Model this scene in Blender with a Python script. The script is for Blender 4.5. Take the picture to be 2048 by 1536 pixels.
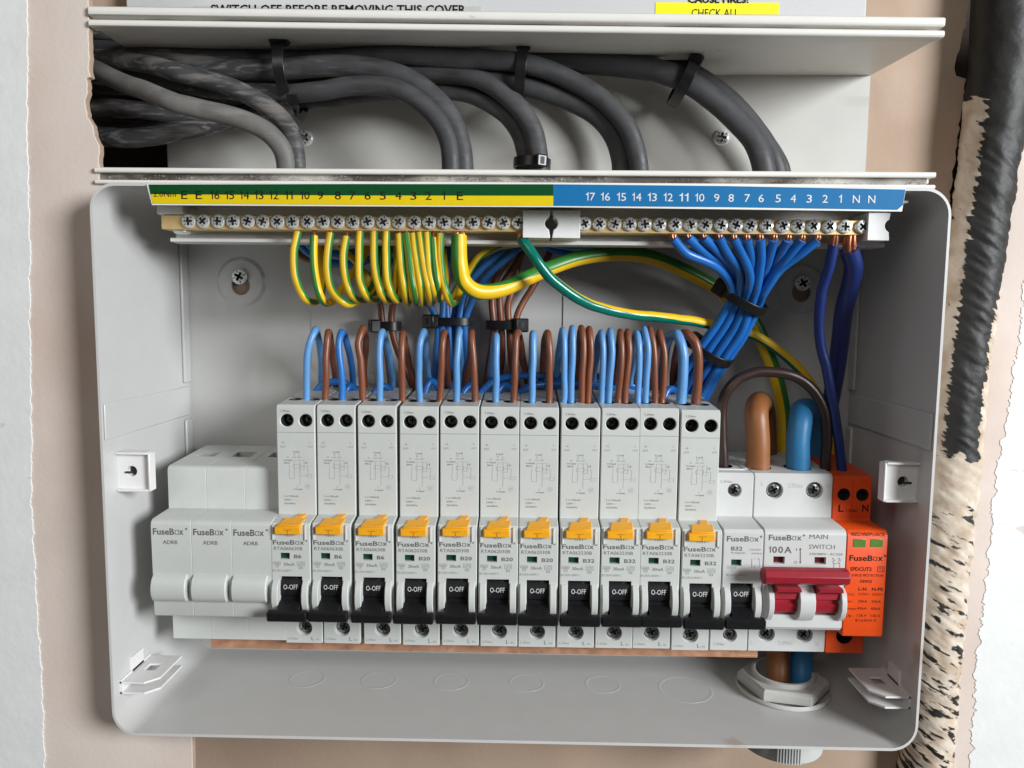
import bpy, bmesh, math, random
from mathutils import Vector, Matrix, noise
random.seed(7)
R = math.radians
for o in list(bpy.data.objects): bpy.data.objects.remove(o)
scene = bpy.context.scene
col = scene.collection
MM = 0.001

# ------------------------------------------------------------------ camera
CAM = Vector((4.8565, -393.177, 0.0)); YAW, PIT, ROL, FPX = -0.0187, 0.0962, 0.0095, 1488.9
fwd = Vector((math.sin(YAW)*math.cos(PIT), math.cos(YAW)*math.cos(PIT), -math.sin(PIT)))
r0 = Vector((math.cos(YAW), -math.sin(YAW), 0)); u0 = r0.cross(fwd)
rgt = math.cos(ROL)*r0 + math.sin(ROL)*u0; upv = -math.sin(ROL)*r0 + math.cos(ROL)*u0
cd = bpy.data.cameras.new('camera'); cam = bpy.data.objects.new('camera', cd); col.objects.link(cam)
M = Matrix((rgt, upv, -fwd)).transposed().to_4x4(); M.translation = CAM*MM
cam.matrix_world = M
cd.sensor_width = 36; cd.lens = FPX/2048*36; cd.clip_start = 0.01; cd.clip_end = 20
scene.camera = cam

# ------------------------------------------------------------------ light
world = bpy.data.worlds.new('World'); scene.world = world; world.use_nodes = True
bg = world.node_tree.nodes['Background']; bg.inputs[0].default_value = (1.0, 0.95, 0.90, 1); bg.inputs[1].default_value = 0.055
def area(name, pos, target, size, power, color):
    l = bpy.data.lights.new(name, 'AREA'); l.shape = 'DISK'; l.size = size; l.energy = power; l.color = color
    o = bpy.data.objects.new(name, l); col.objects.link(o); o.location = pos
    o.rotation_euler = (Vector(target)-Vector(pos)).to_track_quat('-Z', 'Y').to_euler()
    return o
kd = Vector((1.15, -1.0, 0.36)).normalized()
area('window_light', Vector((0, 0, -0.06))+kd*1.7, (0, 0, -0.06), 0.60, 32, (0.94, 0.975, 1.0))
area('room_light', (-0.5, -1.3, 0.75), (0, 0, -0.06), 0.8, 3.2, (1.0, 0.96, 0.91))
scene.view_settings.view_transform = 'Standard'; scene.view_settings.look = 'None'
scene.view_settings.exposure = 0.28; scene.view_settings.gamma = 1.0
scene.render.engine = 'CYCLES'

# ------------------------------------------------------------------ helpers
def ray(px, py): return fwd + rgt*((px-1024)/FPX) - upv*((py-768)/FPX)
def U(px, py, p):
    """picture point at height p (mm) off the wall -> (x, p, z) in mm"""
    d = ray(px, py); t = (-p-CAM.y)/d.y; q = CAM+d*t
    return (q.x, p, q.z)
def UL(pts): return [U(*a) for a in pts]

def mat(name, colr, rough=0.5, metal=0.0, var=0.06, vscale=300, bump=0.0, bscale=800, rand=0.0, spec=0.5, coat=0.0, rvar=0.0):
    m = bpy.data.materials.new(name); m.use_nodes = True; nt = m.node_tree; b = nt.nodes['Principled BSDF']
    b.inputs['Roughness'].default_value = rough; b.inputs['Metallic'].default_value = metal
    b.inputs['Specular IOR Level'].default_value = spec
    b.inputs['Coat Weight'].default_value = coat
    tc = nt.nodes.new('ShaderNodeTexCoord')
    n = nt.nodes.new('ShaderNodeTexNoise'); n.inputs['Scale'].default_value = vscale; n.inputs['Detail'].default_value = 5
    nt.links.new(tc.outputs['Object'], n.inputs['Vector'])
    mp = nt.nodes.new('ShaderNodeMapRange'); mp.inputs[1].default_value = 0.3; mp.inputs[2].default_value = 0.7
    mp.inputs[3].default_value = 1-var; mp.inputs[4].default_value = 1+var
    nt.links.new(n.outputs['Fac'], mp.inputs[0])
    val = mp.outputs[0]
    if rand:
        oi = nt.nodes.new('ShaderNodeObjectInfo'); m2 = nt.nodes.new('ShaderNodeMapRange')
        m2.inputs[3].default_value = 1-rand; m2.inputs[4].default_value = 1+rand
        nt.links.new(oi.outputs['Random'], m2.inputs[0])
        mu = nt.nodes.new('ShaderNodeMath'); mu.operation = 'MULTIPLY'
        nt.links.new(val, mu.inputs[0]); nt.links.new(m2.outputs[0], mu.inputs[1]); val = mu.outputs[0]
    vm = nt.nodes.new('ShaderNodeVectorMath'); vm.operation = 'SCALE'; vm.inputs[0].default_value = colr
    nt.links.new(val, vm.inputs['Scale']); nt.links.new(vm.outputs[0], b.inputs['Base Color'])
    if rvar:
        mr = nt.nodes.new('ShaderNodeMapRange'); mr.inputs[1].default_value = 0.3; mr.inputs[2].default_value = 0.7
        mr.inputs[3].default_value = max(0.05, rough-rvar); mr.inputs[4].default_value = rough+rvar
        nt.links.new(n.outputs['Fac'], mr.inputs[0]); nt.links.new(mr.outputs[0], b.inputs['Roughness'])
    if bump:
        n2 = nt.nodes.new('ShaderNodeTexNoise'); n2.inputs['Scale'].default_value = bscale; n2.inputs['Detail'].default_value = 4
        nt.links.new(tc.outputs['Object'], n2.inputs['Vector'])
        bp = nt.nodes.new('ShaderNodeBump'); bp.inputs['Strength'].default_value = bump; bp.inputs['Distance'].default_value = 0.0004
        nt.links.new(n2.outputs['Fac'], bp.inputs['Height']); nt.links.new(bp.outputs[0], b.inputs['Normal'])
    return m
def spots(m, colr, scale, lo, hi, strength=1.0, stretch=(1, 1, 1), detail=6, west=None):
    """adds stains / smears of another colour with their own shape to a material"""
    nt = m.node_tree; b = nt.nodes['Principled BSDF']; src = b.inputs['Base Color'].links[0].from_socket
    tc = nt.nodes.new('ShaderNodeTexCoord'); mp = nt.nodes.new('ShaderNodeMapping'); mp.inputs['Scale'].default_value = stretch
    mp.inputs['Location'].default_value = (random.random()*9, random.random()*9, random.random()*9)
    n = nt.nodes.new('ShaderNodeTexNoise'); n.inputs['Scale'].default_value = scale; n.inputs['Detail'].default_value = detail
    nt.links.new(tc.outputs['Object'], mp.inputs[0]); nt.links.new(mp.outputs[0], n.inputs['Vector'])
    r = nt.nodes.new('ShaderNodeMapRange'); r.inputs[1].default_value = lo; r.inputs[2].default_value = hi; r.inputs[4].default_value = strength
    nt.links.new(n.outputs['Fac'], r.inputs[0]); fac = r.outputs[0]
    if west:                                     # only on the stretch beside the broken plaster
        ge = nt.nodes.new('ShaderNodeNewGeometry'); sp = nt.nodes.new('ShaderNodeSeparateXYZ'); nt.links.new(ge.outputs['Position'], sp.inputs[0])
        w = nt.nodes.new('ShaderNodeMapRange'); w.inputs[1].default_value = west[0]; w.inputs[2].default_value = west[1]; w.inputs[3].default_value = 1; w.inputs[4].default_value = 0.12
        nt.links.new(sp.outputs['X'], w.inputs[0]); mu = nt.nodes.new('ShaderNodeMath'); mu.operation = 'MULTIPLY'
        nt.links.new(fac, mu.inputs[0]); nt.links.new(w.outputs[0], mu.inputs[1]); fac = mu.outputs[0]
    mx = nt.nodes.new('ShaderNodeMix'); mx.data_type = 'RGBA'; mx.inputs['B'].default_value = (*colr, 1)
    nt.links.new(fac, mx.inputs['Factor']); nt.links.new(src, mx.inputs['A']); nt.links.new(mx.outputs['Result'], b.inputs['Base Color'])
    return m

X = {}
X['plaster'] = mat('pink_plaster', (0.69, 0.585, 0.52), 0.85, var=0.07, vscale=22, bump=0.25, bscale=500)
spots(X['plaster'], (0.58, 0.45, 0.38), 9, 0.48, 0.68, 0.8); spots(X['plaster'], (0.74, 0.66, 0.60), 14, 0.50, 0.68, 0.8, (1, 1, 0.4))
spots(X['plaster'], (0.28, 0.19, 0.15), 70, 0.735, 0.76, 0.8)
X['tan'] = mat('tan_plaster', (0.44, 0.32, 0.235), 0.85, var=0.10, vscale=18, bump=0.3, bscale=400)
spots(X['tan'], (0.36, 0.24, 0.16), 11, 0.54, 0.72, 0.7); spots(X['tan'], (0.58, 0.46, 0.37), 16, 0.55, 0.7, 0.5)
X['tanedge'] = mat('broken_plaster', (0.42, 0.26, 0.15), 0.9, var=0.25, vscale=150, bump=0.8, bscale=500)
X['void'] = mat('shaded_masonry', (0.035, 0.026, 0.02), 0.95, var=0.4, vscale=60)  # near-black base colour stands in for the shade deep inside the wall opening
X['white_paint'] = mat('white_wall_paint', (0.77, 0.78, 0.76), 0.6, var=0.03, vscale=60, bump=0.5, bscale=220)
spots(X['white_paint'], (0.60, 0.50, 0.44), 55, 0.70, 0.72, 0.7, (0.6, 1, 1.6))
X['enc'] = mat('grey_powder_coat', (0.60, 0.595, 0.58), 0.28, var=0.015, vscale=90, bump=0.05, bscale=2500, spec=0.5)
spots(X['enc'], (0.35, 0.2, 0.12), 26, 0.735, 0.78, 0.4)
spots(X['enc'], (0.66, 0.64, 0.60), 900, 0.72, 0.75, 0.6)
X['enc2'] = mat('white_bracket_coat', (0.80, 0.79, 0.78), 0.28, var=0.02)
X['pvc'] = mat('white_pvc', (0.80, 0.78, 0.73), 0.38, var=0.02, vscale=60, bump=0.04)
spots(X['pvc'], (0.25, 0.2, 0.16), 160, 0.70, 0.76, 0.5, (0.4, 1, 1))
X['pvc_shade'] = mat('shade_grey_pvc', (0.53, 0.515, 0.48), 0.45, var=0.06, vscale=25, bump=0.05)  # greyer than the trunking walls: interior shade put into the back plate colour
spots(X['pvc_shade'], (0.30, 0.26, 0.21), 40, 0.62, 0.75, 0.4, (0.3, 1, 1))
X['pvcw'] = mat('white_holder_plastic', (0.80, 0.80, 0.78), 0.4, var=0.02)
X['plast'] = mat('pale_grey_plastic', (0.575, 0.59, 0.565), 0.42, var=0.025, vscale=120, bump=0.06, bscale=3000)
spots(X['plast'], (0.42, 0.40, 0.36), 55, 0.60, 0.78, 0.22); spots(X['plast'], (0.15, 0.14, 0.13), 420, 0.755, 0.77, 0.6)
X['plast2'] = mat('light_grey_plastic', (0.60, 0.605, 0.59), 0.40, var=0.025, vscale=120, bump=0.06, bscale=3000)
spots(X['plast2'], (0.5, 0.46, 0.4), 90, 0.66, 0.75, 0.25)
X['orange'] = mat('orange_plastic', (0.80, 0.078, 0.006), 0.45, var=0.04, vscale=150, bump=0.06, bscale=3000)
X['yellow_btn'] = mat('amber_button', (0.88, 0.40, 0.012), 0.4, var=0.05)
X['amber_dark'] = mat('amber_moulding', (0.55, 0.22, 0.01), 0.5)
X['blackp'] = mat('black_plastic', (0.008, 0.008, 0.009), 0.45, var=0.15, vscale=500, bump=0.35, bscale=1500, spec=0.3)
spots(X['blackp'], (0.30, 0.29, 0.28), 700, 0.715, 0.74, 0.8)
X['tie'] = mat('black_nylon', (0.009, 0.009, 0.010), 0.33, var=0.1)
X['hole'] = mat('dark_cavity', (0.022, 0.022, 0.021), 0.6)
X['green_flag'] = mat('dark_green_flag', (0.006, 0.045, 0.028), 0.35)
X['green_win'] = mat('green_window', (0.10, 0.21, 0.04), 0.25)
X['red_flag'] = mat('dark_red_flag', (0.09, 0.006, 0.009), 0.35)
X['red'] = mat('red_plastic', (0.31, 0.014, 0.026), 0.38, var=0.05, bump=0.05)
X['print_grey'] = mat('grey_print', (0.13, 0.13, 0.13), 0.6, var=0.1)
X['print_pale'] = mat('faint_grey_print', (0.30, 0.30, 0.29), 0.6, var=0.15)
X['print_black'] = mat('black_print', (0.010, 0.010, 0.010), 0.7, spec=0.2)
X['print_white'] = mat('white_print', (0.72, 0.72, 0.72), 0.5)
X['emboss'] = mat('raised_lettering', (0.50, 0.50, 0.48), 0.5)
X['steel'] = mat('zinc_plated_steel', (0.93, 0.93, 0.91), 0.27, 0.3, var=0.08, vscale=900)
X['darksteel'] = mat('dull_steel', (0.33, 0.33, 0.33), 0.30, 1.0, var=0.15, vscale=700)
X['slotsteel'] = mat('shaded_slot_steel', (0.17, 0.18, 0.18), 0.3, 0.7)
X['brass'] = mat('brass', (0.86, 0.63, 0.29), 0.36, 0.45, var=0.08, vscale=200)
X['copper'] = mat('copper_bar', (0.88, 0.47, 0.30), 0.38, 0.7, var=0.10, vscale=160, rvar=0.12)
spots(X['copper'], (0.35, 0.15, 0.08), 130, 0.60, 0.72, 0.6)
X['copperw'] = mat('copper_strands', (0.55, 0.22, 0.12), 0.35, 0.85, var=0.3, vscale=1200)
def wire(name, c, r=0.36): return mat(name, c, r, var=0.04, vscale=400, rand=0.08, bump=0.05, bscale=1500)
X['w_lblue'] = wire('light_blue_insulation', (0.115, 0.30, 0.60)); X['w_blue'] = wire('blue_insulation', (0.014, 0.135, 0.46), 0.28)
X['w_mblue'] = wire('mid_blue_insulation', (0.03, 0.17, 0.50))
X['w_navy'] = wire('dark_blue_insulation', (0.013, 0.03, 0.155)); X['w_brown'] = wire('brown_insulation', (0.20, 0.066, 0.032))
X['w_dbrown'] = wire('dark_brown_insulation', (0.032, 0.016, 0.013)); X['w_yel'] = wire('yellow_insulation', (0.80, 0.50, 0.012))
X['w_grn'] = wire('green_insulation', (0.035, 0.20, 0.030)); X['w_teal'] = wire('teal_green_insulation', (0.0, 0.16, 0.115), 0.22)
X['w_tailb'] = wire('brown_tail_insulation', (0.25, 0.095, 0.03), 0.45); X['w_tailn'] = wire('blue_tail_insulation', (0.03, 0.20, 0.43), 0.45)
def cable(name, c, d):
    m = mat(name, c, 0.62, var=0.16, vscale=120, rand=0.06, bump=0.2, bscale=600, rvar=0.15)
    spots(m, (0.40, 0.36, 0.33), 75, 0.60-d, 0.74-d, 0.5, (0.30, 1.4, 1.4), 10, (-0.13, -0.07)); spots(m, (0.24, 0.22, 0.21), 520, 0.58-d, 0.72-d, 0.7, (0.12, 1.0, 1.0), 6, (-0.13, -0.06))
    return m
X['c_dark'] = cable('dark_grey_sheath', (0.045, 0.045, 0.048), 0.0); X['c_dirty'] = cable('plaster_smeared_sheath', (0.050, 0.050, 0.053), 0.06)
X['c_light'] = cable('worn_light_grey_sheath', (0.155, 0.15, 0.14), 0.0)
X['lab_green'] = mat('green_label', (0.0, 0.065, 0.012), 0.5, var=0.02, spec=0.2); X['lab_yel'] = mat('yellow_label', (0.76, 0.56, 0.003), 0.5, var=0.02, spec=0.2)
X['lab_blue'] = mat('blue_label', (0.006, 0.155, 0.38), 0.5, var=0.03, spec=0.2); X['lab_sign'] = mat('yellow_sign', (0.90, 0.82, 0.0), 0.5, var=0.02)
X['cover'] = mat('pale_cover_panel', (0.60, 0.60, 0.60), 0.3, var=0.01); X['coverlab'] = mat('grey_cover_label', (0.52, 0.52, 0.51), 0.4, var=0.02)
X['dust_dark'] = mat('dark_dust', (0.07, 0.055, 0.045), 0.9, var=0.3); X['dust_pale'] = mat('pale_dust', (0.55, 0.52, 0.48), 0.9, var=0.2)
X['groove'] = mat('dusty_groove', (0.50, 0.47, 0.43), 0.8, var=0.1); spots(X['groove'], (0.06, 0.045, 0.035), 55, 0.36, 0.50, 0.95, (0.35, 1, 1), 9)
X['gland'] = mat('grey_gland_nylon', (0.56, 0.56, 0.53), 0.42, var=0.03)

class MB:
    def __init__(s): s.v = []; s.f = []; s.m = []; s.fl = set()
    def add(s, verts, faces, m=0, flat=False):
        if flat: s.fl.update(range(len(s.f), len(s.f)+len(faces)))
        b = len(s.v); s.v += [tuple(a) for a in verts]; s.f += [tuple(i+b for i in q) for q in faces]; s.m += [m]*len(faces)
    def quad(s, a, b, c, d, m=0): s.add([a, b, c, d], [(0, 1, 2, 3)], m, True)
    def box(s, x0, x1, p0, p1, z0, z1, m=0):
        v = [(x, p, z) for x in (x0, x1) for p in (p0, p1) for z in (z0, z1)]
        s.add(v, [(0, 1, 3, 2), (4, 6, 7, 5), (0, 4, 5, 1), (2, 3, 7, 6), (0, 2, 6, 4), (1, 5, 7, 3)], m)
    def hexa(s, v, m=0):
        s.add(v, [(0, 1, 2, 3), (7, 6, 5, 4), (0, 4, 5, 1), (1, 5, 6, 2), (2, 6, 7, 3), (3, 7, 4, 0)], m)
    def prism(s, prof, x0, x1, c=0.35, m=0, skip=()):
        """profile of (p, z) extruded along x with chamfered side edges; strips in skip are left open"""
        n = len(prof); cp = sum(a[0] for a in prof)/n; cz = sum(a[1] for a in prof)/n
        ins = []
        for i in range(n):
            a, b, d = Vector(prof[i-1]), Vector(prof[i]), Vector(prof[(i+1) % n])
            e1 = (b-a).normalized(); e2 = (d-b).normalized(); n1 = Vector((-e1.y, e1.x)); n2 = Vector((-e2.y, e2.x)); k = n1+n2
            k = k/max(0.3, k.length_squared)*2
            ins.append(b+k*c)
        area2 = sum(prof[i-1][0]*prof[i][1]-prof[i][0]*prof[i-1][1] for i in range(n))
        if area2 < 0: ins = [Vector(prof[i])*2-ins[i] for i in range(n)]
        rings = [[(x0, a.x, a.y) for a in ins], [(x0+c, *a) for a in prof], [(x1-c, *a) for a in prof], [(x1, a.x, a.y) for a in ins]]
        v = [q for r in rings for q in r]; f = []
        for k in range(3):
            for i in range(n):
                j = (i+1) % n
                if k == 1 and i in skip: continue
                f.append((k*n+i, k*n+j, (k+1)*n+j, (k+1)*n+i))
        f.append(tuple(range(n))); f.append(tuple(range(3*n, 4*n)))
        s.add(v, f, m)
    def slab(s, poly, p0, p1, m=0, mside=None):
        """polygon of (x, z) between two heights off the wall"""
        n = len(poly); v = [(x, p1, z) for x, z in poly]+[(x, p0, z) for x, z in poly]
        s.add(v, [tuple(range(n)), tuple(range(2*n-1, n-1, -1))], m)
        s.add(v, [(i, (i+1) % n, n+(i+1) % n, n+i) for i in range(n)], m if mside is None else mside)
    def holed(s, f, u0, u1, v0, v1, cu, cv, steps, m=0, mh=None, mcap=None, n=28):
        """plate with a round hole; steps = [(radius, depth), ...]; the last step is capped unless mcap is None"""
        an = sorted(set([2*math.pi*i/n for i in range(n)]+[math.atan2(b-cv, a-cu) % (2*math.pi) for a in (u0, u1) for b in (v0, v1)]))
        N = len(an); outer = []
        for a in an:
            c, d = math.cos(a), math.sin(a)
            t = min(((u1-cu)/c if c > 1e-9 else (u0-cu)/c if c < -1e-9 else 1e9), ((v1-cv)/d if d > 1e-9 else (v0-cv)/d if d < -1e-9 else 1e9))
            outer.append(f(cu+t*c, cv+t*d, 0))
        rings = [outer]+[[f(cu+r*math.cos(a), cv+r*math.sin(a), dep) for a in an] for r, dep in steps]
        for k in range(len(rings)-1):
            s.add(rings[k]+rings[k+1], [(i, (i+1) % N, N+(i+1) % N, N+i) for i in range(N)], m if (k == 0 or mh is None or k < len(rings)-2) else mh, k == 0)
        if mcap is not None: s.add(rings[-1], [tuple(range(N))], mcap, True)
    def rect_hole(s, x0, x1, z0, z1, hx0, hx1, p, dep, m=0, mcap=0):
        """band of a front face, full height opening between hx0 and hx1, with recess walls"""
        s.quad((x0, p, z0), (hx0, p, z0), (hx0, p, z1), (x0, p, z1), m); s.quad((hx1, p, z0), (x1, p, z0), (x1, p, z1), (hx1, p, z1), m)
        q = p-dep
        s.quad((hx0, p, z0), (hx0, q, z0), (hx0, q, z1), (hx0, p, z1), m); s.quad((hx1, p, z0), (hx1, q, z0), (hx1, q, z1), (hx1, p, z1), m)
        s.quad((hx0, p, z0), (hx1, p, z0), (hx1, q, z0), (hx0, q, z0), m); s.quad((hx0, p, z1), (hx1, p, z1), (hx1, q, z1), (hx0, q, z1), m)
        s.quad((hx0, q, z0), (hx1, q, z0), (hx1, q, z1), (hx0, q, z1), mcap)
    def lathe(s, c, axis, prof, n=32, m=0, cap=True, ref=None):
        """prof = [(radius, distance along axis), ...] round axis (x, p, z)"""
        ax = Vector(axis).normalized(); rf = Vector(ref or ((0, 0, 1) if abs(ax.z) < 0.9 else (1, 0, 0)))
        a = (rf-ax*rf.dot(ax)).normalized(); b = ax.cross(a); c = Vector(c); v = []
        for r, h in prof:
            for i in range(n):
                t = 2*math.pi*i/n; v.append(c+ax*h+(a*math.cos(t)+b*math.sin(t))*r)
        f = [(k*n+i, k*n+(i+1) % n, (k+1)*n+(i+1) % n, (k+1)*n+i) for k in range(len(prof)-1) for i in range(n)]
        if cap: f += [tuple(range(n)), tuple(range((len(prof)-1)*n, len(prof)*n))]
        s.add(v, f, m)

def spline(pts, step=2.0):
    P = [Vector(a) for a in pts]
    if len(P) == 2: P = [P[0], (P[0]+P[1])/2, P[1]]
    P = [P[0]*2-P[1]]+P+[P[-1]*2-P[-2]]; out = []
    for i in range(1, len(P)-2):
        a, b, c, d = P[i-1], P[i], P[i+1], P[i+2]
        t0 = 0; t1 = t0+max(1e-4, (b-a).length**0.5); t2 = t1+max(1e-4, (c-b).length**0.5); t3 = t2+max(1e-4, (d-c).length**0.5)
        k = max(2, min(40, int((c-b).length/step)+1))
        for j in range(k):
            t = t1+(t2-t1)*j/k
            A1 = a*((t1-t)/(t1-t0))+b*((t-t0)/(t1-t0)); A2 = b*((t2-t)/(t2-t1))+c*((t-t1)/(t2-t1)); A3 = c*((t3-t)/(t3-t2))+d*((t-t2)/(t3-t2))
            B1 = A1*((t2-t)/(t2-t0))+A2*((t-t0)/(t2-t0)); B2 = A2*((t3-t)/(t3-t1))+A3*((t-t1)/(t3-t1))
            out.append(B1*((t2-t)/(t2-t1))+B2*((t-t1)/(t2-t1)))
    out.append(P[-2]); return out
def tube(mb, pts, r, n=14, flat=None, mfun=None, step=2.0, fixed=False, twist=None):
    """swept wire; r radius (or radius across the picture when flat = radius towards the room)"""
    P = spline(pts, step); N = len(P); rb = flat or r; S = None; v = []
    for i, q in enumerate(P):
        T = (P[min(N-1, i+1)]-P[max(0, i-1)]).normalized()
        if S is None or fixed:
            S = T.cross(Vector((0, 1, 0)))
            if S.length < 0.05: S = T.cross(Vector((1, 0, 0)))
        S = (S-T*S.dot(T)).normalized(); B = S.cross(T)
        for k in range(n):
            a = 2*math.pi*k/n+(R(twist(i/(N-1))) if twist else 0); v.append(q+S*(r*math.sin(a))+B*(rb*math.cos(a)))
    b = len(mb.v); mb.v += [tuple(a) for a in v]
    for i in range(N-1):
        for k in range(n):
            mb.f.append((b+i*n+k, b+i*n+(k+1) % n, b+(i+1)*n+(k+1) % n, b+(i+1)*n+k)); mb.m.append(mfun(k/n*360, i/(N-1)) if mfun else 0)
    mb.f += [tuple(b+k for k in range(n)), tuple(b+(N-1)*n+k for k in range(n))]; mb.m += [0, 0]
    return P

def mk(name, mb, mats, parent=None, org=None, bevel=0, smooth=40, seg=2):
    """mesh object; mb in (x, p, z) mm; org = (x, p, z) of its origin (the parent's when it has one)"""
    if org is None: org = parent['_o'] if parent is not None and '_o' in parent else (0, 0, 0)
    me = bpy.data.meshes.new(name)
    me.from_pydata([((x-org[0])*MM, -(p-org[1])*MM, (z-org[2])*MM) for x, p, z in mb.v], [], mb.f)
    for k in (mats if isinstance(mats, (list, tuple)) else [mats]): me.materials.append(X[k])
    me.polygons.foreach_set('material_index', mb.m)
    me.polygons.foreach_set('use_smooth', [bool(smooth) and i not in mb.fl for i in range(len(me.polygons))])
    bm = bmesh.new(); bm.from_mesh(me); bmesh.ops.remove_doubles(bm, verts=bm.verts, dist=1e-6)
    bmesh.ops.recalc_face_normals(bm, faces=bm.faces); bm.to_mesh(me); bm.free()
    if smooth:
        fl = [p.use_smooth for p in me.polygons]; me.set_sharp_from_angle(angle=R(smooth)); me.polygons.foreach_set('use_smooth', fl)
    o = bpy.data.objects.new(name, me); col.objects.link(o)
    if parent is not None: o.parent = parent
    else: o.location = (org[0]*MM, -org[1]*MM, org[2]*MM)
    if bevel:
        bv = o.modifiers.new('edge', 'BEVEL'); bv.width = bevel*MM; bv.segments = seg; bv.limit_method = 'ANGLE'; bv.angle_limit = R(40)
    return o
def empty(name, org):
    o = bpy.data.objects.new(name, None); col.objects.link(o); o.location = (org[0]*MM, -org[1]*MM, org[2]*MM); o.empty_display_size = 0.01
    o['_o'] = org; return o
def tag(o, label, cat, group=None, kind=None):
    if label: o['label'] = label
    if cat: o['category'] = cat
    if group: o['group'] = group
    if kind: o['kind'] = kind
    return o
def struct(o): o['kind'] = 'structure'; return o
def copy_thing(root, org):
    c = root.copy(); col.objects.link(c); c.location = (org[0]*MM, -org[1]*MM, org[2]*MM)
    for ch in root.children:
        if ch.name.startswith('rating_text'): continue
        d = ch.copy(); col.objects.link(d); d.parent = c
        for g in ch.children: e = g.copy(); col.objects.link(e); e.parent = d
    return c
ORD = ['first', 'second', 'third', 'fourth', 'fifth', 'sixth', 'seventh', 'eighth', 'ninth', 'tenth', 'eleventh', 'twelfth', 'thirteenth', 'fourteenth']

# printed lettering: flat glyph meshes a hair above the face they are printed on
_glyph = {}
def _raw(s, bold):
    c = bpy.data.curves.new('t', 'FONT'); c.body = s; c.size = 1; c.resolution_u = 2; c.offset = 0.022 if bold else 0.0; c.fill_mode = 'FRONT'
    o = bpy.data.objects.new('t', c); me = o.to_mesh()
    v = [(a.co.x, a.co.y) for a in me.vertices]; f = [tuple(q.vertices) for q in me.polygons]
    o.to_mesh_clear(); bpy.data.objects.remove(o); bpy.data.curves.remove(c)
    x0 = min(a[0] for a in v); x1 = max(a[0] for a in v)
    return [(a[0]-x0, a[1]) for a in v], f, x1-x0
def glyphs(s, bold):
    k = (s, bold)
    if k not in _glyph:
        if '1' not in s: _glyph[k] = _raw(s, bold)
        else:                                   # a figure one with a flag, set letter by letter
            V, F, x = [], [], 0.0; t = 0.115 if bold else 0.085
            for ch in s:
                if ch == ' ': x += .22; continue
                if ch == '1': v, f, w = [(.24-t, 0), (.24, 0), (.24, CAPH), (.24-t*.8, CAPH), (.24-t, CAPH*.86), (.02, CAPH*.76), (.02, CAPH*.66), (.24-t, CAPH*.70)], [(0, 1, 2, 3, 4, 7), (4, 5, 6, 7)], .24
                else: v, f, w = glyphs(ch, bold)
                b = len(V); V += [(a+x, c) for a, c in v]; F += [tuple(i+b for i in q) for q in f]; x += w+.10
            _glyph[k] = (V, F, x-.10)
    return _glyph[k]
CAPH = 0.729
def text(mb, s, x0, x1, z0, cap, p, bold=False, m=0):
    v, f, w = glyphs(s, bold); k = (x1-x0)/w; h = cap/CAPH
    mb.add([(x0+a*k, p, z0+b*h) for a, b in v], f, m)
def ptext(mb, s, px0, px1, yt, yb, p, bold=False, m=0, dx=0, lift=0.06):
    a = U(px0, yb, p); b = U(px1, yb, p); t = U((px0+px1)/2, yt, p); q = U((px0+px1)/2, yb, p)
    text(mb, s, a[0]-dx, b[0]-dx, q[2], t[2]-q[2], p+lift, bold, m)
def line(mb, a, b, w, p, m=0):
    a, b = Vector(a), Vector(b); n = Vector((-(b-a).y, (b-a).x)).normalized()*w/2
    mb.quad(*[(q.x, p, q.y) for q in (a-n, b-n, b+n, a+n)], m)
def frame(mb, x0, x1, z0, z1, w, p, m=0):
    for a, b in (((x0, z0), (x1, z0)), ((x0, z1), (x1, z1)), ((x0, z0), (x0, z1)), ((x1, z0), (x1, z1))): line(mb, a, b, w, p, m)
def logo(mb, px0, px1, yt, yb, p, dx=0, m=0, bold=True):
    """the maker's lettering: its o is a small square"""
    w = px1-px0
    ptext(mb, 'FuseB', px0, px0+w*0.70, yt, yb, p, bold, m, dx)
    a = U(px0+w*0.722, yb, p); b = U(px0+w*0.838, yb-(yb-yt)*0.68, p)
    frame(mb, a[0]-dx+.12, b[0]-dx-.12, a[2]+.12, b[2]-.05, 0.26, p+0.06, m)
    ptext(mb, 'x', px0+w*0.855, px1, yt, yb, p, bold, m, dx)
    e = U(px1+(yb-yt)*0.42, yt+(yb-yt)*0.15, p)
    for i in range(8):
        a0, a1 = i*math.pi/4, (i+1)*math.pi/4; r = 0.42
        line(mb, (e[0]-dx+r*math.cos(a0), e[2]+r*math.sin(a0)), (e[0]-dx+r*math.cos(a1), e[2]+r*math.sin(a1)), 0.2, p+.06, m)
    line(mb, (e[0]-dx-.2, e[2]), (e[0]-dx+.2, e[2]), .3, p+.06, m)

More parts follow.
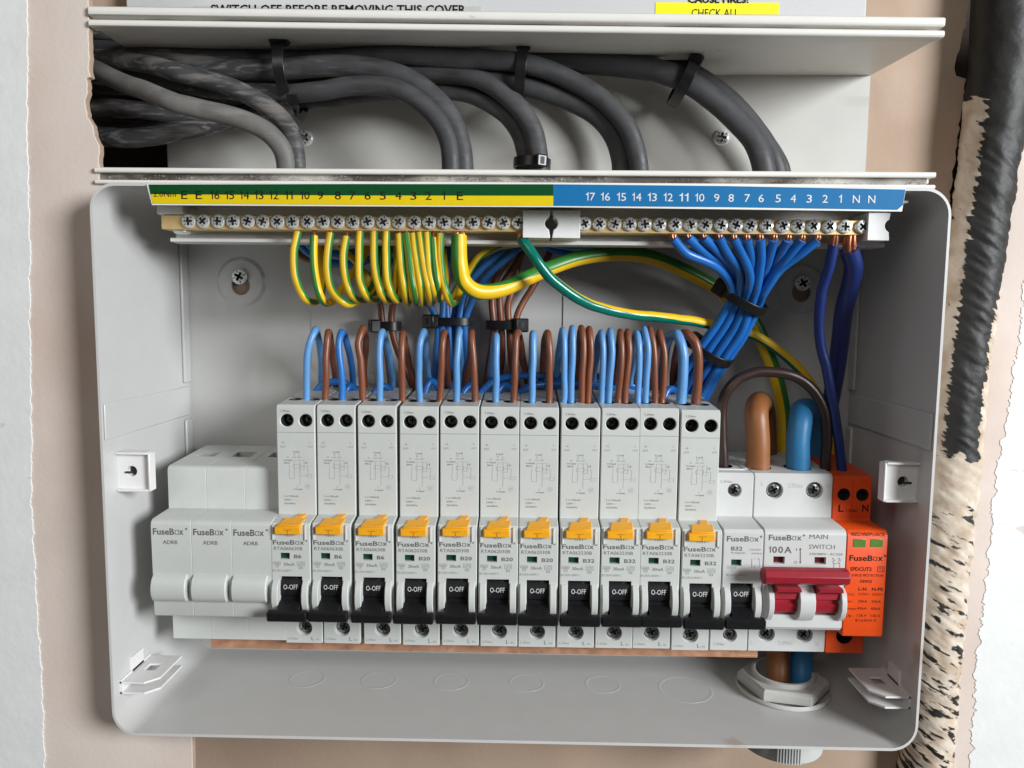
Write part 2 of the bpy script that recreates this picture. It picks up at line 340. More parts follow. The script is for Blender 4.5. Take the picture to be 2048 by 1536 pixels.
# cross-slotted screw head, facing the room, radius 1 mm-units scaled; shared mesh per kind
def screw_mb(r, h, slot=0.62, wid=0.16, dep=0.5, dome=0.2, ticks=True):
    mb = MB(); L, W = slot*r, wid*r; qa = math.atan2(W, L)
    an = []
    for k in range(4): an += [k*math.pi/2+a for a in (0, qa*0.5, qa, (qa+math.pi/4)/2, math.pi/4, math.pi/2-(qa+math.pi/4)/2, math.pi/2-qa, math.pi/2-qa*0.5)]
    def rp(a):
        a = a % (math.pi/2); a = min(a, math.pi/2-a); return L/math.cos(a) if a <= qa+1e-6 else W/math.sin(a)
    N = len(an); ring = lambda fr, p: [(fr(a)*math.cos(a), p, fr(a)*math.sin(a)) for a in an]
    rs = [ring(lambda a: r, 0), ring(lambda a: r, h*0.65), ring(lambda a: r*0.86, h), ring(rp, h+dome*r*0.3), ring(lambda a: rp(a)*0.8, h-dep*r)]
    for k in range(4): mb.add(rs[k]+rs[k+1], [(i, (i+1) % N, N+(i+1) % N, N+i) for i in range(N)], 1 if k == 3 else 0)
    mb.add(rs[4], [tuple(range(N))], 1)
    if ticks:
        for k in range(4):
            a = math.pi/4+k*math.pi/2; c, d = math.cos(a), math.sin(a)
            t = 0.055*r
            for q0, q1 in ((0.5, 0.88),):
                mb.add([(q0*r*c-t*d, h+.08*r, q0*r*d+t*c), (q1*r*c-t*d, h+.02*r, q1*r*d+t*c), (q1*r*c+t*d, h+.02*r, q1*r*d-t*c), (q0*r*c+t*d, h+.08*r, q0*r*d-t*c)], [(0, 1, 2, 3)], 1)
    return mb
_sc = {}
def screw(kind, at, parent=None, rot=None, name='terminal_screw', tilt=0.0):
    spec = {'bar': (2.95, 1.6, 'steel'), 'small': (2.3, 0.8, 'darksteel'), 'low': (3.15, 1.0, 'darksteel'), 'main': (3.1, 1.0, 'darksteel'), 'wall': (4.0, 1.4, 'steel')}[kind]
    if kind not in _sc:
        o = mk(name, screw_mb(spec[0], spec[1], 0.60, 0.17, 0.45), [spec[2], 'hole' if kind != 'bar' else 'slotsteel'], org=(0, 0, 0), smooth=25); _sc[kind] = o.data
    else:
        o = bpy.data.objects.new(name, _sc[kind]); col.objects.link(o)
    po = parent['_o'] if parent is not None else (0, 0, 0); o.parent = parent
    o.location = ((at[0]-po[0])*MM, -(at[1]-po[1])*MM, (at[2]-po[2])*MM)
    o.rotation_euler = (random.uniform(-tilt, tilt), random.uniform(0, 6.28) if rot is None else rot, random.uniform(-tilt, tilt)); return o

# ------------------------------------------------------------------ walls
def ragged(pts, amp, step=3.0, seed=0):
    out = []
    for i in range(len(pts)-1):
        a, b = Vector(pts[i]), Vector(pts[i+1]); k = max(1, int((b-a).length/step)); n = Vector((-(b-a).y, (b-a).x)).normalized()
        for j in range(k):
            q = a+(b-a)*(j/k); d = noise.noise(Vector((q.x*0.21, q.y*0.21, seed)))+0.6*noise.noise(Vector((q.x*0.8, q.y*0.8, seed+5)))
            q = q+n*d*amp; out.append((q.x, q.y))
    out.append(tuple(pts[-1])); return out
def xz(px, py, p): a = U(px, py, p); return (a[0], a[2])

# back wall with its broken right-hand edge along the pipe
edge = ragged([xz(*a, 0) for a in [(1945, -40), (1932, 40), (1920, 95), (1908, 128), (1912, 152), (1932, 158), (1922, 230), (1908, 330), (1890, 450), (1880, 700), (1860, 900), (1840, 1200), (1815, 1600)]], 1.3, 1.5, 2)
mb = MB(); mb.slab([(-183, 175), (-183, 121), (-183, 62), (-183, -270)]+[(edge[-1][0], -270)]+list(reversed(edge))+[(edge[0][0], 175)], -9, 0, 0, 1)
for z0, z1 in ((-270, 62), (121, 175)): mb.box(-330, -183, -9, 0, z0, z1)
wall = struct(mk('wall', mb, ['tan', 'tanedge'], smooth=0))
mb = MB(); mb.box(-360, 420, -75, -70, -300, 200); struct(mk('wall_cavity', mb, 'void', smooth=0))
# proud plaster boxing on the left, broken away round the cable trunking
e = ragged([xz(*a, 68) for a in [(176, -30), (177, 25), (179, 100), (178, 140), (182, 154)]], 0.5, 1.2, 4) \
  + ragged([xz(*a, 68) for a in [(173, 157), (177, 185), (172, 200), (176, 232), (186, 250), (188, 270), (199, 290), (199, 352)]], 0.7, 1.2, 9)
poly = [(-330, 175), (-330, -270)]+[(xz(386, 1600, 68)[0], -270)]+[xz(385, 1482, 68)[:1]+(-191,), (-178.2, -191), (-178.2, 54)]+[(xz(199, 352, 68)[0], 54)]+list(reversed(e))+[(e[0][0], 175)]
mb = MB(); mb.slab(poly, 64.5, 68, 0, 1)
lw = struct(mk('wall_left', mb, ['plaster', 'tan'], smooth=0, bevel=0.5))
pe = ragged([xz(*a, 68) for a in [(56, -40), (57, 120), (56, 300), (60, 420), (61, 560), (64, 800), (66, 1000), (72, 1150), (84, 1350), (93, 1600)]], 0.9, 1.0, 12)
mb = MB(); mb.slab([(-330, 175), (-330, -270), (pe[-1][0], -270)]+list(reversed(pe))+[(pe[0][0], 175)], 68, 68.6)
mk('paint_layer', mb, 'white_paint', parent=lw, smooth=0, bevel=0.4)
# skimmed wall on the right of the pipe
e = ragged([xz(*a, 16) for a in [(2070, 60), (2050, 190), (2022, 340), (2006, 470), (1990, 560), (1974, 650), (1965, 790), (1953, 900), (1948, 960), (1941, 1050), (1934, 1150), (1924, 1250), (1914, 1340), (1902, 1600)]], 0.8, 1.5, 21)
mb = MB(); mb.slab(e+[(e[-1][0], -270), (420, -270), (420, 175), (e[0][0], 175)], -8, 16, 0, 1)
rw = struct(mk('wall_right', mb, ['plaster', 'tanedge'], smooth=0, bevel=0.5))
e = ragged([xz(*a, 16) for a in [(2080, 480), (2050, 545), (2044, 600), (2040, 680), (2026, 750), (2020, 800), (2008, 860), (2002, 900), (1990, 960), (1984, 1040), (1972, 1160), (1962, 1230), (1954, 1300), (1948, 1400), (1938, 1600)]], 2.6, 0.8, 31)
mb = MB(); mb.slab(e+[(420, -270), (420, 60)], 16, 16.35)
mk('paint_layer', mb, 'white_paint', parent=rw, smooth=0, bevel=0.3)

# old wrapped pipe in the chase, smeared with plaster
def pipe():
    m = mat('tarred_wrap', (0.010, 0.009, 0.008), 0.55, var=0.3, vscale=120, bump=0.7, bscale=300)
    nt = m.node_tree; b = nt.nodes['Principled BSDF']; src = b.inputs['Base Color'].links[0].from_socket
    uv = nt.nodes.new('ShaderNodeUVMap'); mp = nt.nodes.new('ShaderNodeMapping'); mp.inputs['Scale'].default_value = (6.0, 66, 1); mp.inputs['Rotation'].default_value = (0, 0, 0)
    n = nt.nodes.new('ShaderNodeTexNoise'); n.inputs['Scale'].default_value = 1.3; n.inputs['Detail'].default_value = 5; n.inputs['Roughness'].default_value = 0.55
    at = nt.nodes.new('ShaderNodeAttribute'); at.attribute_name = 'plaster'
    nt.links.new(uv.outputs[0], mp.inputs[0]); nt.links.new(mp.outputs[0], n.inputs['Vector'])
    ad = nt.nodes.new('ShaderNodeMath'); ad.operation = 'ADD'; nt.links.new(n.outputs['Fac'], ad.inputs[0]); nt.links.new(at.outputs['Fac'], ad.inputs[1])
    r = nt.nodes.new('ShaderNodeMapRange'); r.inputs[1].default_value = 0.98; r.inputs[2].default_value = 1.03; nt.links.new(ad.outputs[0], r.inputs[0])
    pn = nt.nodes.new('ShaderNodeTexNoise'); pn.inputs['Scale'].default_value = 90; pn.inputs['Detail'].default_value = 4
    cr = nt.nodes.new('ShaderNodeValToRGB'); cr.color_ramp.elements[0].position = 0.3; cr.color_ramp.elements[0].color = (0.42, 0.30, 0.20, 1); cr.color_ramp.elements[1].position = 0.6; cr.color_ramp.elements[1].color = (0.66, 0.57, 0.47, 1)
    tc = nt.nodes.new('ShaderNodeTexCoord'); nt.links.new(tc.outputs['Object'], pn.inputs['Vector']); nt.links.new(pn.outputs['Fac'], cr.inputs[0])
    mx = nt.nodes.new('ShaderNodeMix'); mx.data_type = 'RGBA'; nt.links.new(r.outputs[0], mx.inputs['Factor']); nt.links.new(src, mx.inputs['A']); nt.links.new(cr.outputs[0], mx.inputs['B'])
    nt.links.new(mx.outputs['Result'], b.inputs['Base Color'])
    rr = nt.nodes.new('ShaderNodeMapRange'); rr.inputs[3].default_value = 0.56; rr.inputs[4].default_value = 0.9; nt.links.new(r.outputs[0], rr.inputs[0]); nt.links.new(rr.outputs[0], b.inputs['Roughness'])
    X['pipe'] = m
    P = spline(UL([(2016, -60, 10), (2010, 0, 10), (2004, 120, 10), (1988, 250, 10), (1969, 380, 10), (1952, 500, 9), (1936, 620, 8), (1918, 760, 8), (1906, 900, 8), (1893, 1040, 8), (1882, 1160, 8), (1869, 1300, 8), (1856, 1460, 8), (1842, 1620, 8)]), 1.2)
    n = 56; N = len(P); v = []; uvs = []; cov = []; ln = 0
    for i, q in enumerate(P):
        if i: ln += (q-P[i-1]).length
        T = (P[min(N-1, i+1)]-P[max(0, i-1)]).normalized(); S = T.cross(Vector((0, 1, 0))).normalized(); B = S.cross(T)
        top = max(0, min(1, (q.z-78)/18))
        for k in range(n+1):
            a = 2*math.pi*k/n-math.pi; sk = ln*0.42-a*3.6        # spiral lay of the wrapping
            d = noise.noise(Vector((sk*0.9, a*0.8, 3)))*0.75*(1-top)+noise.noise(Vector((ln*0.09, a*1.5, 7)))*0.7+noise.noise(Vector((sk*2.4, a*1.6, 1)))*0.55*(1-top*0.7)+noise.noise(Vector((sk*6, a*5, 4)))*0.2
            rad = 13.0+d+1.4*top
            v.append(q+S*(rad*math.sin(a))+B*(rad*math.cos(a)))
            uvs.append((a/6.283+0.5+0, ln*0.0031-(a/6.283)*0.11))
            sa = math.sin(a); cl = lambda t: max(0, min(1, t))   # smears: left flank, dabs on the right, nearly all below
            c = 0.10+0.56*cl((-sa-.45)/.4)*cl((112-q.z)/10)+0.50*cl((sa-.12)/.45)*cl((30-q.z)/35)+0.34*cl((sa-.6)/.3)*cl((75-q.z)/15)
            low = max(0, min(1, (-66-q.z+9*noise.noise(Vector((a*1.3, ln*.05, 2))))/10)); c = c*(1-low)+0.585*low
            mid = max(0, 1-abs(q.z+82)/11); c += 0.35*min(1, mid*2)
            low2 = max(0, min(1, (-165-q.z)/25)); c -= 0.03*low2
            cov.append(c)
    me = bpy.data.meshes.new('pipe'); W = n+1
    o0 = U(1870, 1300, 8)
    me.from_pydata([((a[0]-o0[0])*MM, -(a[1]-o0[1])*MM, (a[2]-o0[2])*MM) for a in v], [], [(i*W+k, i*W+k+1, (i+1)*W+k+1, (i+1)*W+k) for i in range(N-1) for k in range(n)])
    ul = me.uv_layers.new(name='UVMap')
    for l in me.loops: ul.data[l.index].uv = uvs[l.vertex_index]
    at = me.attributes.new('plaster', 'FLOAT', 'POINT'); at.data.foreach_set('value', cov)
    me.materials.append(m); me.polygons.foreach_set('use_smooth', [True]*len(me.polygons))
    o = bpy.data.objects.new('pipe', me); col.objects.link(o); o.location = (o0[0]*MM, -o0[1]*MM, o0[2]*MM)
    tag(o, 'old pipe with black wrapping smeared with plaster, standing right of the box', 'pipe')
pipe()

# ------------------------------------------------------------------ steel enclosure
EX, EZ0, EZ1, EP = 175.7, -187.4, 51.4, 84.7
enc = empty('enclosure', (0, 1, EZ0)); tag(enc, 'open grey steel distribution box mounted on the wall around all the breakers', 'electrical box')
def rr(ins, rad, n=8):
    x, z0, z1 = EX-ins, EZ0+ins, EZ1-ins; o = []
    for cx, cz, a0 in ((x-rad, z1-rad, 0), (-x+rad, z1-rad, 90), (-x+rad, z0+rad, 180), (x-rad, z0+rad, 270)):
        o += [(cx+rad*math.cos(R(a0+90*i/n)), cz+rad*math.sin(R(a0+90*i/n))) for i in range(n+1)]
    return o
mb = MB(); oo, ii = rr(0, 11), rr(1.3, 9.7); n = len(oo)
rings = [[(x, 1, z) for x, z in oo], [(x, EP-.4, z) for x, z in oo], [(x*0.9985, EP, z) for x, z in oo], [(x, EP, z) for x, z in ii], [(x, 2, z) for x, z in ii]]
for k in range(4): mb.add(rings[k]+rings[k+1], [(i, (i+1) % n, n+(i+1) % n, n+i) for i in range(n)])
mk('shell', mb, 'enc', enc, smooth=50)
mb = MB(); fr = lambda u, v, d: (u, 2-d, v)
KX = ((-144.95, 12.4), (146.5, 11.6))
zs0, zs1 = -3, 28
for (x0, x1) in ((-175, -160), (-130, 131), (161, 175)): mb.quad((x0, 2, zs0), (x1, 2, zs0), (x1, 2, zs1), (x0, 2, zs1))
for (z0, z1) in ((EZ0, zs0), (zs1, EZ1)):
    mb.quad((-175, 2, z0), (175, 2, z0), (175, 2, z1), (-175, 2, z1))
for (cx, cz), (x0, x1) in zip(KX, ((-160, -130), (131, 161))):
    mb.holed(fr, x0, x1, zs0, zs1, cx, cz+2, [(13.2, 0), (11.3, -1.3)])
    n2 = 40
    a = [(cx+11.3*math.cos(2*math.pi*i/n2), 3.3, cz+2+11.3*math.sin(2*math.pi*i/n2)) for i in range(n2)]; b = [(cx+4.9*math.cos(2*math.pi*i/n2), 3.3, cz+4.9*math.sin(2*math.pi*i/n2)) for i in range(n2)]; c = [(q[0], 1.0, q[2]) for q in b]
    mb.add(a+b+c, [(i, (i+1) % n2, n2+(i+1) % n2, n2+i) for i in range(n2)]+[(n2+i, n2+(i+1) % n2, 2*n2+(i+1) % n2, 2*n2+i) for i in range(n2)])
mk('back_panel', mb, 'enc', enc, smooth=30)
for (x0, x1, z0, z1) in ((-108.3, -19.4, -32.6, 13.2), (23.9, 106.6, -31.2, 13.6)):      # stamped knock-out plates
    mb = MB(); pl = []
    for cx, cz, a0 in ((x1-5, z1-5, 0), (x0+5, z1-5, 90), (x0+5, z0+5, 180), (x1-5, z0+5, 270)): pl += [(cx+5*math.cos(R(a0+15*i)), cz+5*math.sin(R(a0+15*i))) for i in range(7)]
    mb.slab(pl, 1.9, 2.7); mk('knockout_plate', mb, 'enc', enc, smooth=0)
for s in (-1, 1):
    mb = MB(); x = s*(EX-1.3)
    mb.box(min(x, x-s*0.9), max(x, x-s*0.9), 4, 83.5, -56, -40.5); mk('side_strap', mb, 'enc', enc, bevel=0.6)
    mb = MB()
    for z0, z1 in ((-38.5, 49), (-150, -58)): mb.box(min(x, x-s*1.6), max(x, x-s*1.6), 2, 9.5, z0, z1)
    mk('corner_flange', mb, 'enc', enc, bevel=0.7)
    # upper lid bracket: tray with a keyhole
    mb = MB(); xa, xb = (s*174.4, s*160.2) if s > 0 else (-174.4, -160.2); x0, x1 = min(xa, xb), max(xa, xb); zb, zt = -80.2, -62.6; pb = 73.5
    mb.holed(lambda u, v, d: (u, pb-d, v), x0, x1, zb, zt, (x0+x1)/2+s*1.2, (zb+zt)/2, [(2.3, 0), (2.2, 3.0)], 0, 0, 1)
    for z0, z1 in ((zb, zb+1.1), (zt-1.1, zt)): mb.box(x0, x1, pb-3, pb+2.2, z0, z1)
    xo = xb if s > 0 else xb
    mb.box(min(xo, xo-s*1.0), max(xo, xo-s*1.0), pb-3, pb+2.2, zb+.3, zt-.3)
    mb.box((x0+x1)/2+s*2.5-1.4, (x0+x1)/2+s*2.5+2.2, pb+.01, pb+.7, (zb+zt)/2-.9, (zb+zt)/2+.1, 1)
    mk('lid_bracket', mb, ['enc2', 'hole'], enc, bevel=0.5)
    # lower lid clip: two leaves with a square opening
    mb = MB(); w = s
    for z in (-165.4, -170.2):
        xs = [s*174.4, s*164.6, s*168.6]; 
        pl = [(174.4, 79.5), (163.5, 79.5), (158.6, 74.5), (158.6, 53.5), (174.4, 53.5)]
        if z > -168:   # top leaf has the opening
            sq = [(169.5, 62), (169.5, 68.5), (164.0, 68.5), (164.0, 62)]
            for q in ([(174.4, 79.5), (163.5, 79.5), (158.6, 74.5), (158.6, 68.5), (174.4, 68.5)], [(174.4, 62), (158.6, 62), (158.6, 53.5), (174.4, 53.5)], [(164.0, 68.5), (158.6, 68.5), (158.6, 62), (164.0, 62)], [(174.4, 68.5), (169.5, 68.5), (169.5, 62), (174.4, 62)]):
                k = len(q); mb.add([(s*a, b, z) for a, b in q]+[(s*a, b, z-.9) for a, b in q], [tuple(range(k)), tuple(range(k, 2*k))]+[(i, (i+1) % k, k+(i+1) % k, k+i) for i in range(k)])
        else:
            k = len(pl); mb.add([(s*a, b, z) for a, b in pl]+[(s*a, b, z-.9) for a, b in pl], [tuple(range(k)), tuple(range(k, 2*k))]+[(i, (i+1) % k, k+(i+1) % k, k+i) for i in range(k)])
    a = 173.6*s; mb.box(min(a, a+s), max(a, a+s), 53.5, 79.5, -171.1, -164.5); mb.box(min(a, a+s), max(a, a+s), 60, 70, -165.4, -158.5)
    mk('lid_clip', mb, 'enc2', enc, smooth=0)
FZ = EZ0+1.3
for i, x in enumerate((-104.5, -68, -31.2, 6.9, 45.3, 86)):
    mb = MB(); r = 9.2 if i < 5 else 13.5; n = 40
    mb.lathe((x, 33.5 if i < 5 else 37, FZ-.2), (0, 0, 1), [(r, 0), (r-.1, .24), (r-.7, .29), (r-1.3, .24), (r-1.6, .19)], n, cap=False)
    mk('knockout', mb, 'enc', enc, smooth=60)
for i, (cx, cz) in enumerate(KX):
    o = screw('wall', (cx, 4.2, cz+4.7), None, 0.5+i*.5, 'fixing_screw')
    tag(o, ['zinc cross-head screw fixing the box back panel at its left', 'zinc cross-head screw fixing the box back panel at its right'][i], 'screw', 'screws fixing the box')
# maker's sticker low on the back panel
sx, _, sz = U(690, 776, 3.0); mb = MB(); mb.box(sx-9, sx+9, 2.75, 3.0, sz-7, sz+6); st = empty('sticker', (sx, 2.7, sz-7)); mk('backing', mb, 'print_white', st, smooth=0)
mb = MB(); ptext(mb, 'FuseBox', 658, 722, 766, 778, 3.0, True); ptext(mb, '2018M 2', 658, 722, 782, 793, 3.0, True); mk('printed_text', mb, 'print_black', st, smooth=0)
tag(st, 'small white sticker with black lettering on the back panel behind the wires', 'sticker')

# ------------------------------------------------------------------ cable trunking above the box
tr = empty('cable_trunking', (0, 0, 54)); tag(tr, 'white plastic cable trunking without its lid above the steel box', 'trunking')
TL, TR, TP = -181.5, 176.3, 70.0
def sweep2(mb, left, right, m=0):
    n = len(left); mb.add([(TL, *a) for a in left]+[(TR, *a) for a in right], [(i, (i+1) % n, n+(i+1) % n, n+i) for i in range(n)]+[tuple(range(n)), tuple(range(n, 2*n))], m)
mb = MB(); mb.box(TL, TR, .2, 2.4, 56.6, 122); mk('back_plate', mb, 'pvc_shade', tr, smooth=0)
lowwall = [(2.4, 56.6), (64, 56.6), (64, 58.6), (2.4, 58.6)]
mb = MB(); sweep2(mb, lowwall, lowwall); mk('bottom_wall', mb, 'pvc', tr, smooth=0)
lo = lambda z0, z1: [(63.9, z0), (TP-.5, z0), (TP, z0+.6), (TP, z1-.6), (TP-.5, z1), (63.9, z1)]
mb = MB(); sweep2(mb, lo(58.1, 60.3), lo(58.1, 60.3)); mk('lid_lip', mb, 'pvc', tr, bevel=0.25)
mb = MB(); sweep2(mb, lo(53.3, 55.1), lo(53.3, 55.1)); mk('lid_lip', mb, 'pvc', tr, bevel=0.25)
mb = MB(); mb.box(TL+1, TR-2.5, 62.5, 67.4, 55.0, 58.2); mk('lip_groove', mb, 'groove', tr, smooth=0)
tl, t_r = 118.4, 114.9
topw = lambda f: [(2.4, 120.2), (64, f+1.2), (64, f+3.6), (2.4, 122)]
mb = MB(); sweep2(mb, topw(tl), topw(t_r)); mk('top_wall', mb, 'pvc', tr, smooth=0)
mb = MB(); sweep2(mb, lo(tl, tl+2.9), lo(t_r, t_r+2.7)); mk('lid_lip', mb, 'pvc', tr, bevel=0.5)
mb = MB(); sweep2(mb, lo(tl+4.4, tl+8.3), lo(t_r+4.2, t_r+7.9)); mk('lid_lip', mb, 'pvc', tr, bevel=0.6)
mb = MB()
for i in range(1): mb.hexa([(TL+1, 62.5, tl+2.8), (TL+1, 65.9, tl+2.8), (TL+1, 65.9, tl+4.5), (TL+1, 62.5, tl+4.5), (TR-6, 62.5, t_r+2.6), (TR-6, 65.9, t_r+2.6), (TR-6, 65.9, t_r+4.3), (TR-6, 62.5, t_r+4.3)])
mk('lip_groove', mb, 'groove', tr, smooth=0)
mb = MB()
for i in range(3200):                                                 # crumbs of dirt lying in the lower groove
    x = random.uniform(TL+4, TR-4); g = noise.noise(Vector((x*0.03, 4, 0)))+noise.noise(Vector((x*0.15, 9, 0)))*.6
    if g < random.uniform(-0.9, 0.5): continue
    p = random.uniform(67.3, 69); s = random.uniform(.12, .45); z = 55.2+random.random()*2.2*(g > -.1)
    t = [(x+random.uniform(-s, s), p+random.uniform(-s, s), z+random.uniform(-.2, 1.2)*s) for _ in range(4)]
    mb.add(t, [(0, 1, 2), (0, 2, 3), (0, 3, 1), (1, 3, 2)], 0 if random.random() < .68 else 1)
o = mk('dirt', mb, ['dust_dark', 'dust_pale'], tr, smooth=0); o['kind'] = 'stuff'
for i, (a, b) in enumerate(((610, 276), (1443, 275))):
    q = U(a, b, 3); o = screw('wall', (q[0], 2.3, q[2]), None, .7+i, 'fixing_screw')
    tag(o, ['zinc cross-head screw in the trunking back beside the leftmost cable drop', 'zinc cross-head screw in the trunking back left of the rightmost cable bend'][i], 'screw', 'screws fixing the trunking')

# cover panel with warning labels above the trunking
cp = empty('cover_panel', (0, 4, 124)); tag(cp, 'pale cover panel with a printed warning, leaning above the trunking', 'panel')
a, b = U(251, 5, 10), U(1734, 5, 10); mb = MB(); mb.box(a[0], b[0], 4, 10, 120, 172); mk('board', mb, 'cover', cp, bevel=0.8)
a, b = U(388, 5, 10), U(962, 5, 10); mb = MB(); mb.box(a[0], b[0], 9.9, 10.25, 121, 150); mk('grey_label', mb, 'coverlab', cp, smooth=0)
mb = MB(); ptext(mb, 'SWITCH OFF BEFORE REMOVING THIS COVER', 422, 932, 9, 28, 10.3, True); mk('printed_text', mb, 'print_black', cp, smooth=0)
a, b = U(1311, 5, 10), U(1558, 5, 10); zb = U(1430, 29, 10)[2]; mb = MB(); mb.box(a[0], b[0], 9.9, 10.25, zb, 152); sg = mk('yellow_label', mb, 'lab_sign', cp, smooth=0)
mb = MB(); ptext(mb, 'CAUSE FIRES!', 1376, 1497, -11, 6, 10.3, True); ptext(mb, 'CHECK ALL', 1383, 1477, 17, 34, 10.3, False); mk('printed_text', mb, 'print_black', sg, org=cp['_o'], smooth=0)

# ------------------------------------------------------------------ breaker modules
BL = -160.755; ZB = -156.2; PS, PN, PR = 57.0, 74.1, 63.8; BASE = (0, 15, ZB)
CX = [-151.75, -133.75, -115.8, -98.3, -80.2, -61.35, -43.1, -24.9, -6.8, 11.2, 29.2, 47.0, 64.9, 82.7, 100.7]
def cx(i): return CX[i]
front = lambda P: (lambda u, v, d: (u, P-d, v))
A = lambda x, y: (520+x/5.12, 1020+y/5.12); B = lambda x, y: (530+x/5.69, 780+y/5.69); D3 = lambda x, y: (1340+x/3.657, 900+y/3.657)
HW = 8.72
def low_face(mb, hx=0.0, r=3.5, w=HW, screws=None):
    mb.holed(front(PS), -w+.35, w-.35, ZB, -139, hx, -149.0, [(r+.25, 0), (r, .5), (r, 3.2)], 0, 0, 1)
def toggle_front(mb, w=HW, flag=True, top=-95.2):
    x = w-.35
    mb.quad((-x, PN, -106.9), (x, PN, -106.9), (x, PN, top), (-x, PN, top))
    mb.rect_hole(-x, x, -109.8, -106.9, -5.0, -0.5, PN, 1.6, 0, 2)
    mb.quad((-x, PN, -117.6), (x, PN, -117.6), (x, PN, -109.8), (-x, PN, -109.8))
    mb.rect_hole(-x, x, -134.5, -117.6, -5.0, 4.9, PN, 13, 0, 1)
    mb.quad((-x, PN, -136.3), (x, PN, -136.3), (x, PN, -134.5), (-x, PN, -134.5))
def rounded(x0, x1, prof, n=1): pass
def cheeks(mb, spans):
    pr = [(70, -119.0), (74.6, -119.3), (76.6, -121.5), (77.6, -125), (77.6, -128.5), (76.6, -131.5), (74.8, -133.6), (70, -133.9)]
    for a, b in spans: mb.prism(pr, a, b, .3)
def lever(parent, org):
    mb = MB(); mb.prism([(62, -118.2), (71.6, -118.4), (73.6, -120.2), (74.3, -123), (74.3, -126.2), (73.3, -126.9), (74.2, -127.6), (74.2, -128.2), (81.2, -131.1), (81.0, -134.2), (72, -134.2), (62, -134.2)], -4.75, 4.65, .2)
    o = mk('toggle_lever', mb, 'blackp', parent, org)
    mb = MB(); mb.prism([(79.6, -130.7), (81.9, -131.0), (82.5, -131.6), (82.2, -134.9), (81.4, -135.5), (79.4, -134.9)], -8.75, 8.75, .5); mk('lever_bar', mb, 'blackp', o, org)
    mb = MB(); a = U(566, 1178, 74.4)[2]; text(mb, 'O-OFF', -3.5, 3.0, a, 2.35, 74.42); mk('printed_text', mb, 'print_white', o, org, smooth=0)
    return o
body_prof = [(15, ZB), (PS, ZB), (PS, -139), (PN-1.5, -138), (PN, -136.3), (PN, -95.2), (PN-1.1, -93.6), (PR, -92.3), (PR, -43.6), (PR-1.2, -42.2), (15, -39.2)]
def topz(p, p1=PR-1.2, z1=-42.2, p0=15, z0=-39.2): return z1+(z0-z1)*(p1-p)/(p1-p0)

